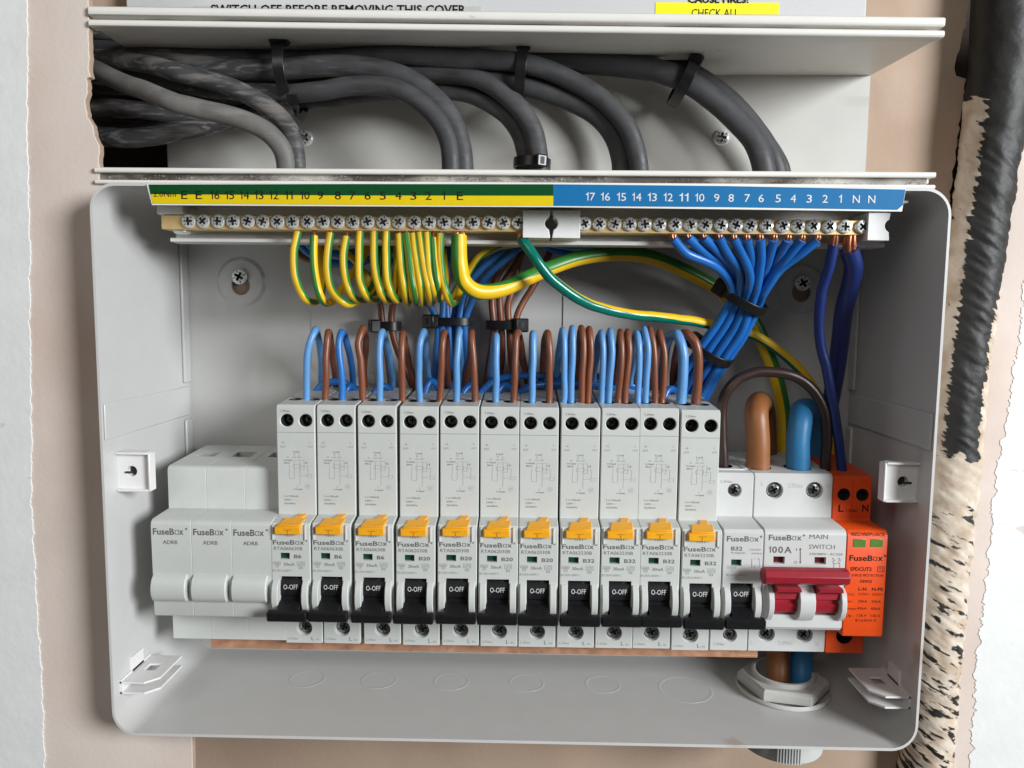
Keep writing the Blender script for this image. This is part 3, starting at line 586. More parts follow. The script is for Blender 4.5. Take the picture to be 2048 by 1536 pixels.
C1 = cx(3)      # lettering is measured on the first module
def make_rcbo():
    t = empty('breaker_module', BASE); og = BASE
    mb = MB(); mb.prism(body_prof, -HW, HW, .35, 0, skip=(1, 4, 7, 9))
    low_face(mb, 0.2); toggle_front(mb)
    f = front(PR); x = HW-.35
    for h0, h1, hc in ((-x, 0.3, -3.95), (0.3, x, 4.5)): mb.holed(f, h0, h1, -54.6, -43.6, hc, -49.2, [(3.25, 0), (2.85, .35), (2.8, 6.5)], 0, 3, 1)
    mb.quad((-x, PR, -92.3), (x, PR, -92.3), (x, PR, -54.6), (-x, PR, -54.6))
    ft = lambda u, v, d: (u, v, topz(v)-d)
    for h0, h1, hc in ((-x, 0, -4.2), (0, x, 4.2)): mb.holed(ft, h0, h1, 15, PR-1.2, hc, 49.5, [(3.1, 0), (2.9, 3)], 0, 1, 1)
    cheeks(mb, ((-8.1, -5.25), (5.15, 8.0)))
    mb.prism([(73, -94.0), (74.75, -94.4), (74.75, -101.0), (73, -101.2)], -8.1, -7.3, .2); mb.prism([(73, -94.0), (74.75, -94.4), (74.75, -101.0), (73, -101.2)], 6.2, 7.0, .2)
    mk('body', mb, ['plast', 'hole', 'green_flag', 'hole'], t, og)
    mb = MB(); mb.box(-x-.1, x+.1, PR-.2, PR+.05, -54.75, -54.5); mk('cover_seam', mb, 'print_pale', t, og, smooth=0)
    mb = MB(); mb.box(-6.4, 4.9, 71, 76.2, -98.0, -94.6); mb.hexa([(-3.9, 69.2, -92.3), (-5.4, 75.9, -94.0), (4.7, 75.9, -94.0), (5.4, 69.2, -92.3), (-3.9, 69, -94), (-5.4, 75, -96), (4.7, 75, -96), (5.4, 69, -94)])
    mb.hexa([(-.6, 69.6, -92.35), (3.4, 69.6, -92.35), (4.6, PR+.1, -91.9), (.8, PR+.1, -91.9), (-.6, 69.6, -93.5), (3.4, 69.6, -93.5), (4.6, PR+.1, -93), (.8, PR+.1, -93)])
    b = mk('test_button', mb, 'yellow_btn', t, og, bevel=0.3)
    mb = MB(); mb.box(-2.2, 1.2, 76.15, 76.3, -96.1, -95.75); mb.box(-.75, -.35, 76.15, 76.3, -97.7, -96.1); mk('button_mark', mb, 'amber_dark', b, og, smooth=0)
    lever(t, og)
    # lettering shared by every module
    mb = MB(); p = PN
    def pa(s, x0, x1, y0, y1, bold=False, m=0): a, b = A(x0, y0), A(x1, y1); ptext(mb, s, a[0], b[0], a[1], b[1], p, bold, m, C1)
    a, b = A(133, 302), A(455, 350); logo(mb, a[0], b[0], a[1], b[1], p, C1)
    pa('TEST', 250, 350, 243, 266); pa('30mA', 245, 357, 534, 568); pa('IEC/EN 61009-1', 135, 327, 605, 628, False, 1)
    def fr(x0, x1, y0, y1, w=.16):
        a, b = A(x0, y0), A(x1, y1); a = U(*a, p); b = U(*b, p); frame(mb, a[0]-C1, b[0]-C1, b[2], a[2], w, p+.06, 1)
    fr(140, 214, 526, 552); pa('6000', 150, 206, 531, 548, False, 1); fr(162, 196, 556, 580); pa('3', 174, 186, 560, 577, False, 1)
    fr(384, 458, 526, 570); fr(402, 438, 578, 600); pa('E3', 408, 434, 581, 597, False, 1)
    for k, yy in enumerate((540, 556)):
        pts = [U(*A(394+i*5.5, yy+5*math.sin(i*.7)), p) for i in range(11)]
        for i in range(10): line(mb, (pts[i][0]-C1, pts[i][2]), (pts[i+1][0]-C1, pts[i+1][2]), .16, p+.06, 0)
    p = PR; g = 1
    def pb(s, x0, x1, y0, y1, m=1): a, b = B(x0, y0), B(x1, y1); ptext(mb, s, a[0], b[0], a[1], b[1], p, False, m, C1)
    pb('1.2Nm', 177, 287, 222, 246, 0); pb('N', 200, 222, 582, 606); pb('OUT', 178, 238, 630, 652); pb('L', 514, 530, 582, 606); pb('OUT', 492, 553, 630, 652)
    pb('Load', 322, 393, 686, 708, 0); pb('N', 328, 345, 718, 737); pb('L', 388, 402, 718, 737); pb('OUT', 316, 358, 753, 770); pb('OUT', 372, 415, 753, 770); pb('N', 254, 272, 748, 768)
    pb('in-Supply', 215, 316, 783, 801, 0); pb('(Blue)', 220, 286, 815, 833, 0); pb('L', 368, 384, 1080, 1102); pb('in-Supply', 334, 430, 1115, 1132, 0)
    pb('I n=30mA', 222, 384, 1192, 1214, 0); pb('230V ~', 222, 332, 1234, 1256, 0); pb('50/60Hz', 224, 352, 1276, 1297, 0)
    def seg(pts, w=.11, m=1):
        q = [U(*B(*a), p) for a in pts]
        for i in range(len(q)-1): line(mb, (q[i][0]-C1, q[i][2]), (q[i+1][0]-C1, q[i+1][2]), w, p+.06, m)
    seg([(338, 796), (448, 796), (448, 905), (398, 905), (398, 925)]); seg([(338, 796), (338, 1004), (282, 1004), (282, 975), (274, 965), (282, 955), (274, 940), (282, 930), (282, 850)])
    seg([(400, 796), (400, 910)]); seg([(330, 845), (405, 845), (412, 865), (405, 886), (330, 886), (323, 865), (330, 845)]); seg([(412, 865), (492, 865), (492, 960)])
    seg([(478, 812), (478, 840)], .2, 0); seg([(446, 826), (478, 826)], .16, 0); seg([(400, 972), (486, 972)]); seg([(486, 958), (536, 958), (536, 990), (486, 990), (486, 958)])
    seg([(398, 925), (406, 950), (398, 975), (406, 1000), (398, 1015), (408, 1030), (398, 1045), (404, 1075)])
    for k in range(6):
        a0 = k*60+30; c, s = math.cos(R(a0)), math.sin(R(a0)); seg([(490+26*c-9*s, 1093+26*s+9*c), (490+26*c+9*s, 1093+26*s-9*c)], .12); seg([(490+9*c, 1093+9*s), (490+9*math.cos(R(a0+60)), 1093+9*math.sin(R(a0+60)))], .14)
    p = PS
    a, b = A(285, 1300), A(390, 1325); ptext(mb, '2.5Nm', a[0], b[0], a[1], b[1], p, False, 1, C1)
    a, b = A(530, 1292), A(555, 1332); ptext(mb, 'L', a[0], b[0], a[1], b[1], p, False, 0, C1); a, b = A(577, 1312), A(608, 1332); ptext(mb, 'IN', a[0], b[0], a[1], b[1], p, False, 1, C1)
    mk('printed_text', mb, ['print_grey', 'print_pale'], t, og, smooth=0)
    for k, hc in enumerate((-3.95, 4.5)):
        s = screw('small', (hc+.2, PR-6.4, -49.2), t, .6+k); 
    screw('low', (.3, PS-3.1, -148.9), t, .5)
    return t
proto = make_rcbo()
ratings = [('RTA060630B', 'B6')]*3+[('RTA062030B', 'B20')]*4+[('RTA063230B', 'B32')]*4
rmesh = {}
WIRES = ['one blue and one brown wire']*7+['two blue and two brown wires']*3+['one thick blue and one thick brown wire']
for i in range(11):
    t = proto if i == 0 else copy_thing(proto, (0, 0, 0))
    X0 = cx(3+i)
    dz = [0, -.1, .1, -.35, .05, -.2, -.1, .1, 0, .4, -.5][i]; t.location = (X0*MM, -BASE[1]*MM, (BASE[2]+dz*.5)*MM)
    t.rotation_euler = (random.uniform(-.002, .002), random.uniform(-.0035, .0035), random.uniform(-.006, .006)); code, amp = ratings[i]
    if code not in rmesh:
        mb = MB(); a, b = A(145, 372), A(438, 408); ptext(mb, code, a[0], b[0], a[1], b[1], PN, False, 0, C1)
        x1 = {'B6': 428, 'B20': 468, 'B32': 468}[amp]; a, b = A(352, 452), A(x1, 490); ptext(mb, amp, a[0], b[0], a[1], b[1], PN, True, 0, C1)
        o = mk('rating_text', mb, 'print_grey', t, BASE, smooth=0); rmesh[code] = o.data
    else:
        o = bpy.data.objects.new('rating_text', rmesh[code]); col.objects.link(o); o.parent = t
    for ch in t.children:
        if ch.name.startswith('terminal_screw'): ch.rotation_euler[1] = random.uniform(0, 6.28)
    t['label'] = 'white breaker module with amber test button, marked %s, %s such from the left' % (amp, ORD[i]); t['category'] = 'circuit breaker'; t['group'] = 'breaker modules with amber test buttons'

# three blank modules on the left
def make_blank():
    t = empty('blank_module', BASE); mb = MB()
    pr = [(15, ZB+1), (PS, ZB+1), (PS, -138.4), (PN-1, -137.2), (PN-.4, -136.4), (PN, -95.4), (PN-.5, -94), (PN-1.8, -93.0), (PS, -92.2), (PS, -74.4), (PS-.5, -73.1), (PS-1.8, -72.4), (15, -70.2)]
    mb.prism(pr, -8.96, 8.96, .18, 0, skip=(11,))
    tz = lambda p: -72.4+2.2*(PS-1.8-p)/(PS-1.8-15)
    x = 8.78; q0, q1 = 28, 38
    for (a, b, c, d) in ((-x, x, q1, PS-1.8), (-x, x, 15, q0), (-x, -4.8, q0, q1), (4.8, x, q0, q1)): mb.quad((a, c, tz(c)), (b, c, tz(c)), (b, d, tz(d)), (a, d, tz(d)))
    for (a, b) in (((-4.8, q0), (4.8, q0)), ((4.8, q0), (4.8, q1)), ((4.8, q1), (-4.8, q1)), ((-4.8, q1), (-4.8, q0))): mb.quad((a[0], a[1], tz(a[1])), (b[0], b[1], tz(b[1])), (b[0], b[1], tz(b[1])-8), (a[0], a[1], tz(a[1])-8), 1)
    mb.quad((-4.8, q0, -80), (4.8, q0, -80), (4.8, q1, -80), (-4.8, q1, -80), 1)
    mk('body', mb, ['plast', 'emboss'], t, BASE)
    mb = MB(); mb.prism([(72, -117.4), (74.4, -117.8), (76.2, -119.6), (77.2, -122.2), (77.4, -124.5), (77.0, -127), (75.9, -129.2), (74.4, -129.9), (72, -130)], -8.7, 6.9, .45); mk('grip_rib', mb, 'plast', t, BASE)
    mb = MB(); C0 = cx(0); logo(mb, 306, 367, 1056, 1069, PN, C0); ptext(mb, 'ADRB', 326, 355, 1080, 1088, PN, False, 0, C0); mk('printed_text', mb, 'print_grey', t, BASE, smooth=0)
    return t
bp0 = make_blank()
for i in range(3):
    t = bp0 if i == 0 else copy_thing(bp0, (0, 0, 0)); t.location = (cx(i)*MM, -BASE[1]*MM, BASE[2]*MM)
    t['label'] = ['leftmost of the three blank white modules at the left end of the row', 'middle one of the three blank white modules left of the breakers', 'blank white module touching the first breaker with an amber button'][i]
    t['category'] = 'blank module'; t['group'] = 'blank modules'

# single breaker without test button
def make_mcb():
    C = cx(14); t = empty('single_breaker', BASE); mb = MB()
    pr = [(15, ZB), (PS, ZB), (PS, -139), (PN-1.5, -138), (PN, -136.3), (PN, -95.2), (PN-1.1, -93.6), (PS, -92.3), (PS, -73.6), (PS-1.2, -72.2), (15, -70)]
    mb.prism(pr, -HW, HW, .35, 0, skip=(1, 4, 7, 9)); low_face(mb, 0.6, 3.1); toggle_front(mb); x = HW-.35
    sx = U(1469, 981, PS); mb.holed(front(PS), -x, x, -92.3, -73.6, sx[0]-C, sx[2], [(3.35, 0), (3.05, .4), (3.0, 3)], 0, 0, 1)
    tz = lambda p: -72.2+2.2*(PS-1.2-p)/(PS-1.2-15)
    hx = U(1446.6, 929, 44)[0]-C
    mb.holed(lambda u, v, d: (u, v, tz(v)-d), -x, x, 15, PS-1.2, hx, 43.5, [(4.4, 0), (4.2, 4)], 0, 1, 1)
    cheeks(mb, ((-8.1, -5.25), (5.15, 8.0)))
    mk('body', mb, ['plast2', 'hole', 'green_flag'], t, BASE); lever(t, BASE)
    mb = MB(); mb.box(-x, x-1.5, 50.2, 51.0, -72.3, -71.4); mb.box(x-2.2, x-1.4, 25, 51, -72.4, -71.0); mk('top_rib', mb, 'plast2', t, BASE, bevel=0.15)
    mb = MB(); p = PN
    def pd(s, x0, x1, y0, y1, bold=False, m=0): a, b = D3(x0, y0), D3(x1, y1); ptext(mb, s, a[0], b[0], a[1], b[1], p, bold, m, C)
    a, b = D3(415, 628), D3(650, 668); logo(mb, a[0], b[0], a[1], b[1], p, C)
    pd('B32', 447, 530, 705, 735, True); pd('MT06B3201', 447, 551, 745, 760, False, 1); pd('230/400V~', 577, 675, 722, 736, False, 1); pd('50/60Hz', 595, 675, 749, 763, False, 1); pd('IEC/EN 60898-1', 413, 567, 908, 922, False, 1)
    def ln(a, b, w=.14, m=1): a = U(*D3(*a), p); b = U(*D3(*b), p); line(mb, (a[0]-C, a[2]), (b[0]-C, b[2]), w, p+.06, m)
    ln((598, 795), (598, 862), .18, 0); ln((655, 800), (655, 862)); pd('O', 610, 624, 848, 862); pd('2', 640, 648, 848, 862, False, 1); pd('1', 616, 622, 790, 802, False, 1); pd('1L', 642, 660, 790, 802, False, 1)
    for q in (((418, 845), (482, 845)), ((482, 845), (482, 868)), ((482, 868), (418, 868)), ((418, 868), (418, 845))): ln(*q)
    pd('6000', 426, 476, 850, 864, False, 1); pd('3', 446, 455, 872, 886, False, 1)
    p = PS; pd('2.5Nm', 368, 452, 220, 240, False, 1); pd('2.5Nm', 315, 395, 1408, 1428, False, 1)
    mk('printed_text', mb, ['print_grey', 'print_pale'], t, BASE, smooth=0)
    screw('main', (sx[0]-C, PS-1.9, sx[2]), t, .4); screw('small', (.6, PS-2.4, -149.0), t, .9)
    t.location = (C*MM, -BASE[1]*MM, BASE[2]*MM); tag(t, 'white single breaker marked B32 without test button, left of the main switch', 'circuit breaker')
make_mcb()

# double-width main switch with its red bar
def make_main():
    C = 127.5; W = 17.8; t = empty('main_switch', BASE); mb = MB(); x = W-.35
    pr = [(15, ZB), (PS, ZB), (PS, -139.4), (PN-1.0, -138.6), (PN, -137.2), (PN, -95.4), (PN-.5, -94), (PN-1.9, -93), (PS, -92.2), (PS, -73.8), (PS-1.3, -72.2), (15, -70)]
    mb.prism(pr, -W, W, .35, 0, skip=(1, 4, 8, 10))
    scr = []
    for k, (a, b) in enumerate(((1549, 981), (1629, 981))):
        q = U(a, b, PS); scr.append(q); h0, h1 = ((-x, 0), (0, x))[k]; mb.holed(front(PS), h0, h1, -92.2, -73.8, q[0]-C, q[2], [(4.0, 0), (3.7, .5), (3.6, 3)], 0, 0, 1)
    for k, (a, b) in enumerate(((1533, 1268), (1609, 1270))):
        q = U(a, b, PS); scr.append(q); h0, h1 = ((-x, 0), (0, x))[k]; mb.holed(front(PS), h0, h1, ZB, -139.4, q[0]-C, q[2], [(3.9, 0), (3.6, .5), (3.5, 3)], 0, 0, 1)
    tz = lambda p: -72.2+2.2*(PS-1.3-p)/(PS-1.3-15); ft = lambda u, v, d: (u, v, tz(v)-d)
    for k, a in enumerate((1516, 1596)):
        q = U(a, 930, 46); h0, h1 = ((-x, 0), (0, x))[k]; mb.holed(ft, h0, h1, 15, PS-1.3, q[0]-C, 46 if False else 45, [(6.3, 0), (6.1, 4)], 0, 1, 1)
    f1 = [D3(757, 778), D3(838, 832)]; f2 = [D3(1058, 786), D3(1140, 832)]
    a = [U(*q, PN)[0]-C for q in (f1[0], f1[1], f2[0], f2[1])]; zt, zb = U(*f1[0], PN)[2], U(*f1[1], PN)[2]
    mb.quad((-x, PN, zt), (x, PN, zt), (x, PN, -95.4), (-x, PN, -95.4))
    mb.rect_hole(-x, (a[1]+a[2])/2, zb, zt, a[0], a[1], PN, 2, 0, 2); mb.rect_hole((a[1]+a[2])/2, x, zb, zt, a[2], a[3], PN, 2, 0, 2)
    ot, ob = -117, -131.6
    mb.quad((-x, PN, ot), (x, PN, ot), (x, PN, zb), (-x, PN, zb))
    o = [U(q, 1195, PN)[0]-C for q in (1543, 1592, 1625, 1674)]
    mb.rect_hole(-x, (o[1]+o[2])/2, ob, ot, o[0], o[1], PN, 12, 0, 1); mb.rect_hole((o[1]+o[2])/2, x, ob, ot, o[2], o[3], PN, 12, 0, 1)
    mb.quad((-x, PN, -137.2), (x, PN, -137.2), (x, PN, ob), (-x, PN, ob))
    ck = [(70, -118.0), (75, -118.4), (77.6, -120.4), (78.8, -123.5), (78.9, -127.5), (77.6, -131), (75.4, -133.4), (70, -133.9)]
    for k in ((o[0]-2.6, o[0]), (o[1]+.2, o[2]-.1), (o[3]+.2, o[3]+2.7)): mb.prism(ck, k[0], k[1], .35)
    mk('body', mb, ['plast2', 'hole', 'red_flag'], t, BASE)
    mb = MB()
    for k in ((o[0]+.15, o[1]-.15), (o[2]+.15, o[3]-.15)): mb.prism([(64, -117.2), (80, -117.2), (81.5, -118.4), (76.6, -121), (76.8, -123.4), (75.4, -124.2), (75.4, -125.2), (76.5, -126), (75.8, -129.4), (73.5, -131.2), (64, -131.4)], k[0], k[1], .15)
    lv = mk('toggle_lever', mb, 'red', t, BASE)
    mb = MB(); b0, b1 = U(1529, 1155, 85)[0]-C, U(1701, 1160, 85)[0]-C; zc = U(1610, 1157, 85)[2]
    hexp = [(82+4.1*math.cos(R(a+10)), zc+3.7*math.sin(R(a+10))) for a in range(0, 360, 45)]
    mb.prism(hexp, b0, b1, .5); mb.lathe((b0-.01, 82, zc), (1, 0, 0), [(1.5, 0), (1.3, .1)], 12); mk('lever_bar', mb, 'red', lv, BASE, bevel=0.4)
    mb = MB(); p = PN
    def pd(s, x0, x1, y0, y1, bold=False, m=0): a, b = D3(x0, y0), D3(x1, y1); ptext(mb, s, a[0], b[0], a[1], b[1], p, bold, m, C)
    a, b = D3(722, 618), D3(962, 660); logo(mb, a[0], b[0], a[1], b[1], p, C)
    pd('100A', 720, 890, 704, 752, True); pd('MAIN', 1020, 1155, 616, 650); pd('SWITCH', 1016, 1206, 690, 725); pd('230/400V~ AC22A', 1018, 1265, 752, 770); pd('I', 922, 928, 718, 736); pd('O', 907, 930, 810, 832)
    def ln(a, b, w=.2, m=0): a = U(*D3(*a), p); b = U(*D3(*b), p); line(mb, (a[0]-C, a[2]), (b[0]-C, b[2]), w, p+.06, m)
    ln((953, 728), (953, 820), .42)
    for y, d in ((714, 16), (832, -16)):
        q = [U(*D3(*k), p) for k in ((953, y), (943, y+d), (963, y+d))]; mb.add([(k[0]-C, p+.07, k[2]) for k in q], [(0, 1, 2)])
    pd('1L', 1184, 1204, 788, 800); pd('3L', 1226, 1250, 788, 800); pd('2', 1178, 1188, 860, 874); pd('4', 1220, 1230, 860, 874)
    for q in (((1186, 810), (1198, 830)), ((1198, 830), (1198, 876)), ((1228, 812), (1242, 832)), ((1242, 832), (1242, 876)), ((1196, 830), (1240, 830))): ln(*q)
    for cxp in (1202, 1243):
        for k in range(6): ln((cxp+5*math.cos(k*1.047), 808+5*math.sin(k*1.047)), (cxp+5*math.cos(k*1.047+1.047), 808+5*math.sin(k*1.047+1.047)), .15)
    mk('printed_text', mb, 'print_grey', t, BASE, smooth=0)
    mb = MB(); p = PS
    for s, x0, x1, y0, y1 in (('L', 665, 686, 228, 262), ('2.5Nm', 862, 970, 242, 276), ('N', 1142, 1170, 246, 276), ('L', 590, 606, 1392, 1422), ('2.5Nm', 790, 896, 1396, 1424), ('N', 1062, 1088, 1402, 1434)): pd(s, x0, x1, y0, y1, True)
    mk('raised_lettering', mb, 'emboss', t, BASE, smooth=0)
    for q in scr: screw('main', (q[0]-C, PS-2.4, q[2]), t)
    t.location = (C*MM, -BASE[1]*MM, BASE[2]*MM); tag(t, 'double-width white main switch with a red toggle bar, marked 100A', 'main switch')
make_main()

# orange surge protection module
def make_spd():
    C = 154.35; W = 8.8; t = empty('surge_protector', BASE); mb = MB(); x = W-.35
    pr = [(15, ZB-.3), (PS, ZB-.3), (PS, -141.4), (PN-.6, -141), (PN, -140.2), (PN, -95.6), (PN-.6, -94.4)]
    for k in range(7):
        q = PN-1.6-k*2.1; pr += [(q, -93.9+.2), (q-.6, -93.2), (q-1.5, -93.2), (q-2.0, -93.7)]
    pr += [(PS, -92.4), (PS, -74.2), (PS-1, -73), (15, -70.4)]
    mb.prism(pr, -W, W, .3, 0, skip=(1, len(pr)-4))
    q1, q2 = U(1688, 989, PS), U(1725, 990, PS)
    for k, q in enumerate((q1, q2)): mb.holed(front(PS), ((-x, 0), (0, x))[k][0], ((-x, 0), (0, x))[k][1], -92.4, -74.2, q[0]-C, q[2], [(2.9, 0), (2.85, .2), (2.8, 6)], 0, 1, 1)
    q3 = U(1689, 1272, PS); mb.holed(front(PS), -x, x, ZB-.3, -141.4, q3[0]-C, q3[2], [(3.9, 0), (3.8, .2), (3.7, 7)], 0, 1, 1)
    mk('body', mb, ['orange', 'hole'], t, BASE)
    X.setdefault('orange_dark', mat('orange_seam', (0.35, 0.04, 0.004), 0.5))
    mb = MB(); mb.box(-.08, .08, PS-.2, PS+.05, -92, -74); mk('seam', mb, 'orange_dark', t, BASE, smooth=0)
    for x0, x1 in ((1338, 1432), (1464, 1556)):
        a = U(*D3(x0, 650), PN); b = U(*D3(x1, 712), PN); mb = MB(); mb.box(a[0]-C, b[0]-C, PN-.5, PN+.12, b[2], a[2]); w = mk('indicator_window', mb, 'green_win', t, BASE, bevel=0.25)
    mb = MB(); p = PN
    def pd(s, x0, x1, y0, y1, bold=True, m=0): a, b = D3(x0, y0), D3(x1, y1); ptext(mb, s, a[0], b[0], a[1], b[1], p, bold, m, C)
    pd('RED:REPLACE', 1330, 1574, 602, 629, False); a, b = D3(1311, 768), D3(1555, 810); logo(mb, a[0], b[0], a[1], b[1], p, C)
    pd('SPDCUT2', 1318, 1475, 856, 884); pd('T2', 1526, 1560, 858, 886, False); pd('SURGE PROTECTION', 1328, 1560, 906, 926, False); pd('DEVICE', 1390, 1476, 950, 970)
    pd('L-N', 1378, 1436, 1004, 1028); pd('N-PE', 1476, 1558, 1006, 1030)
    for s, xx, y in (('Uc:', (1294, 1342), 1044), ('In:', (1290, 1326), 1096), ('Imax:', (1282, 1358), 1148), ('Up:', (1278, 1326), 1200)): pd(s, xx[0]+8, xx[1]+8, y, y+20, False)
    for s, xx, y in (('275V~', (1374, 1462), 1044), ('255V~', (1474, 1560), 1046), ('20kA', (1370, 1438), 1096), ('20kA', (1468, 1538), 1098), ('40kA', (1364, 1434), 1148), ('40kA', (1462, 1534), 1150), ('1.5kV', (1358, 1434), 1200), ('1.5kV', (1458, 1534), 1202), ('IEC61643-11', (1352, 1502), 1236)): pd(s, xx[0]+4, xx[1]+4, y, y+19, False)
    a = U(*D3(1520, 852), p); b = U(*D3(1565, 892), p); frame(mb, a[0]-C, b[0]-C, b[2], a[2], .2, p+.06)
    p = PS; pd('L', 1230, 1268, 398, 450); pd('N', 1404, 1450, 398, 450); pd('1.2Nm', 1282, 1368, 430, 454, False)
    mk('printed_text', mb, 'print_black', t, BASE, smooth=0)
    screw('low', (q3[0]-C, PS-6.8, q3[2]), t)
    t.location = (C*MM, -BASE[1]*MM, BASE[2]*MM); tag(t, 'orange surge protection module with two green windows at the right end', 'surge protector')
make_spd()

# copper busbar under the breakers
a, b = U(419, 1290, 51), U(1517, 1305, 51); bb = empty('busbar', (a[0], 50, -163)); tag(bb, 'flat copper busbar running under the row of breakers', 'busbar')
mb = MB(); mb.box(a[0], b[0], 46.5, 50, -163.0, -153); mk('bar', mb, 'copper', bb, bevel=0.25)
for i in range(12):
    mb = MB(); xm = cx(3+i)-9 if i else cx(3)-9; mb.box(xm-.9, xm+.9, 49.5, 53, -158.6, -155.2); mk('tooth', mb, 'copper', bb, smooth=0)
mb = MB()
for k in range(5): mb.box(b[0]-9, b[0]-.2, 49.9, 50.12, -161.9+k*1.0, -161.65+k*1.0)
mk('end_lamination', mb, 'brass', bb, smooth=0)

# ------------------------------------------------------------------ terminal bars and label strip
hold = empty('bar_holder', (0, 50, 30)); tag(hold, 'long white plastic holder behind both brass terminal bars', 'terminal holder')
mb = MB(); a, b = U(345, 476, 55)[0], U(1765, 485, 55)[0]; mb.box(a, b, 46, 52, 30, 47.5); mb.box(a, b, 52, 57.5, 30, 31.8); mb.box(a, b, 46, 76, 46.5, 47.6); mk('back_rail', mb, 'pvcw', hold, bevel=0.3)
def clip(x0, x1, notch, nx):
    z0, z1, zc, r = 31.7, 43.3, 37.9, 2.75; pts = [(x0, z0), (x1, z0), (x1, z1), (x0, z1)]
    if notch == 'r': pts = [(x0, z0), (x1, z0)]+[(x1+nx+r*math.cos(R(a)), zc+r*math.sin(R(a))) for a in range(270, 89, -20) if math.cos(R(a))*r+nx <= 0.01]+[(x1, z1), (x0, z1)]
    if notch == 'l': pts = [(x1, z1), (x0, z1)]+[(x0-nx+r*math.cos(R(a)), zc+r*math.sin(R(a))) for a in range(90, -91, -20) if math.cos(R(a))*r-nx >= -0.01]+[(x0, z0), (x1, z0)]
    mb = MB(); mb.slab(pts, 52, 70); mk('end_clip', mb, 'pvcw', hold, bevel=0.3)
clip(2.7, 14.6, 'r', .3); clip(15.3, 27.3, 'l', .3); clip(148.9, 158.3, 'r', .6)
a = U(320, 420, 64); mb = MB(); mb.box(a[0], a[0]+11.5, 50, 67, 40.9, 44.6); mk('end_clip', mb, 'pvcw', hold, bevel=0.4)
e0 = [376, 405, 435, 465, 495, 524, 554, 584, 615, 645, 675, 705, 735, 766, 797, 828, 858, 888, 916, 946, 977, 1007, 1037]
n0 = [1169, 1199, 1230, 1260, 1290, 1320, 1351, 1382, 1412, 1443, 1473, 1502, 1534, 1567, 1598, 1628, 1660, 1692, 1726]
BZ, BP = 37.55, 68.0
eb = empty('earth_terminal_bar', (-155, 60, 34.5)); tag(eb, 'left brass terminal bar with zinc screws above the green and yellow loops', 'terminal bar')
mb = MB(); x0, x1 = U(320, 445, BP)[0], 4.6; mb.slab([(x0, 34.6), (x1-3, 34.6), (x1-.8, 35.6), (x1, 37.5), (x1-.8, 39.6), (x1-3, 40.6), (x0, 40.6)], 59, BP-1.1); mk('bar', mb, 'brass', eb, bevel=0.25)
nb = empty('neutral_terminal_bar', (88, 60, 34.5)); tag(nb, 'right brass terminal bar with zinc screws above the fan of blue wires', 'terminal bar')
mb = MB(); x0, x1 = 26.0, 150.5; mb.slab([(x0+3, 34.3), (x1, 34.3), (x1, 40.4), (x0+3, 40.4), (x0+.8, 39.4), (x0, 37.4), (x0+.8, 35.3)], 59, BP-1.1); mk('bar', mb, 'brass', nb, bevel=0.25)
for L, par, yy in ((e0, eb, lambda x: 442+(x-376)*.0045), (n0, nb, lambda x: 447+(x-1169)*.011)):
    for x in L: q = U(x, yy(x), BP+.4); screw('bar', (q[0], BP-1.4+random.uniform(0, .5), q[2]), par, None, 'terminal_screw', .06)
q = U(365, 466, 60); mb = MB(); mb.lathe((q[0], 60, q[2]+1), (0, 0, -1), [(3.9, 0), (3.9, .6), (3.2, 1.3), (1.5, 1.7)], 24); mk('clamp_screw', mb, 'steel', eb)

LP = 85.4
ls = empty('label_strip', (0, LP, 42.5)); tag(ls, 'numbered label strip, green and yellow left half and blue right half', 'label strip')
def strip(name, pts, p, m, par=ls, t=.35):
    mb = MB(); q = [U(x, y, p) for x, y in pts]; mb.slab([(k[0], k[2]) for k in q], p-t, p); return mk(name, mb, m, par, org=ls['_o'], smooth=0)
strip('carrier', [(293, 368), (304, 410), (700, 412.5), (1100, 414), (1804, 423), (1812, 377), (1100, 367), (700, 367)], LP, 'pvcw', t=1.1)
strip('green_band', [(297, 369), (301, 388.5), (700, 391), (1106.5, 391.5), (1106.5, 368.5), (700, 368)], LP+.2, 'lab_green')
strip('yellow_band', [(301, 388.5), (306, 407), (700, 409.5), (1106.5, 411.5), (1106.5, 391.5), (700, 391)], LP+.22, 'lab_yel')
strip('blue_band', [(1106.5, 368.5), (1106.5, 411.5), (1450, 414), (1795, 419.5), (1806, 410), (1811, 379), (1450, 372)], LP+.2, 'lab_blue')
mb = MB(); ptext(mb, '2.0Nm', 307, 352, 382, 393.5, LP+.25)
for s, x in zip(['E', 'E']+[str(i) for i in range(16, 0, -1)]+['E'], [369, 398, 430, 459.5, 489, 518, 548, 577.5, 610, 641, 676, 705, 735.5, 766, 797, 827, 857, 887, 920]):
    w = 6.2 if len(s) == 1 else 9.5
    if s == '1': w = 3.2
    if s == '11': w = 8.2
    y = 380.5+(x-369)*.0035; ptext(mb, s, x-w, x+w, y, y+17.5, LP+.25)
mk('printed_numbers', mb, 'print_black', ls, smooth=0)
mb = MB()
for s, x in zip([str(i) for i in range(17, 0, -1)]+['N', 'N'], [1180.5, 1210.5, 1242.5, 1273, 1304, 1336, 1367, 1399, 1433, 1462, 1494, 1522, 1556, 1586, 1618, 1650, 1680, 1712, 1743]):
    w = 5.5 if len(s) == 1 else 9.5
    if s == '1': w = 3.0
    if s == 'N': w = 7
    y = 384.5+(x-1180)*.0095; ptext(mb, s, x-w, x+w, y, y+16.5, LP+.25)
mk('printed_numbers', mb, 'print_white', ls, smooth=0)

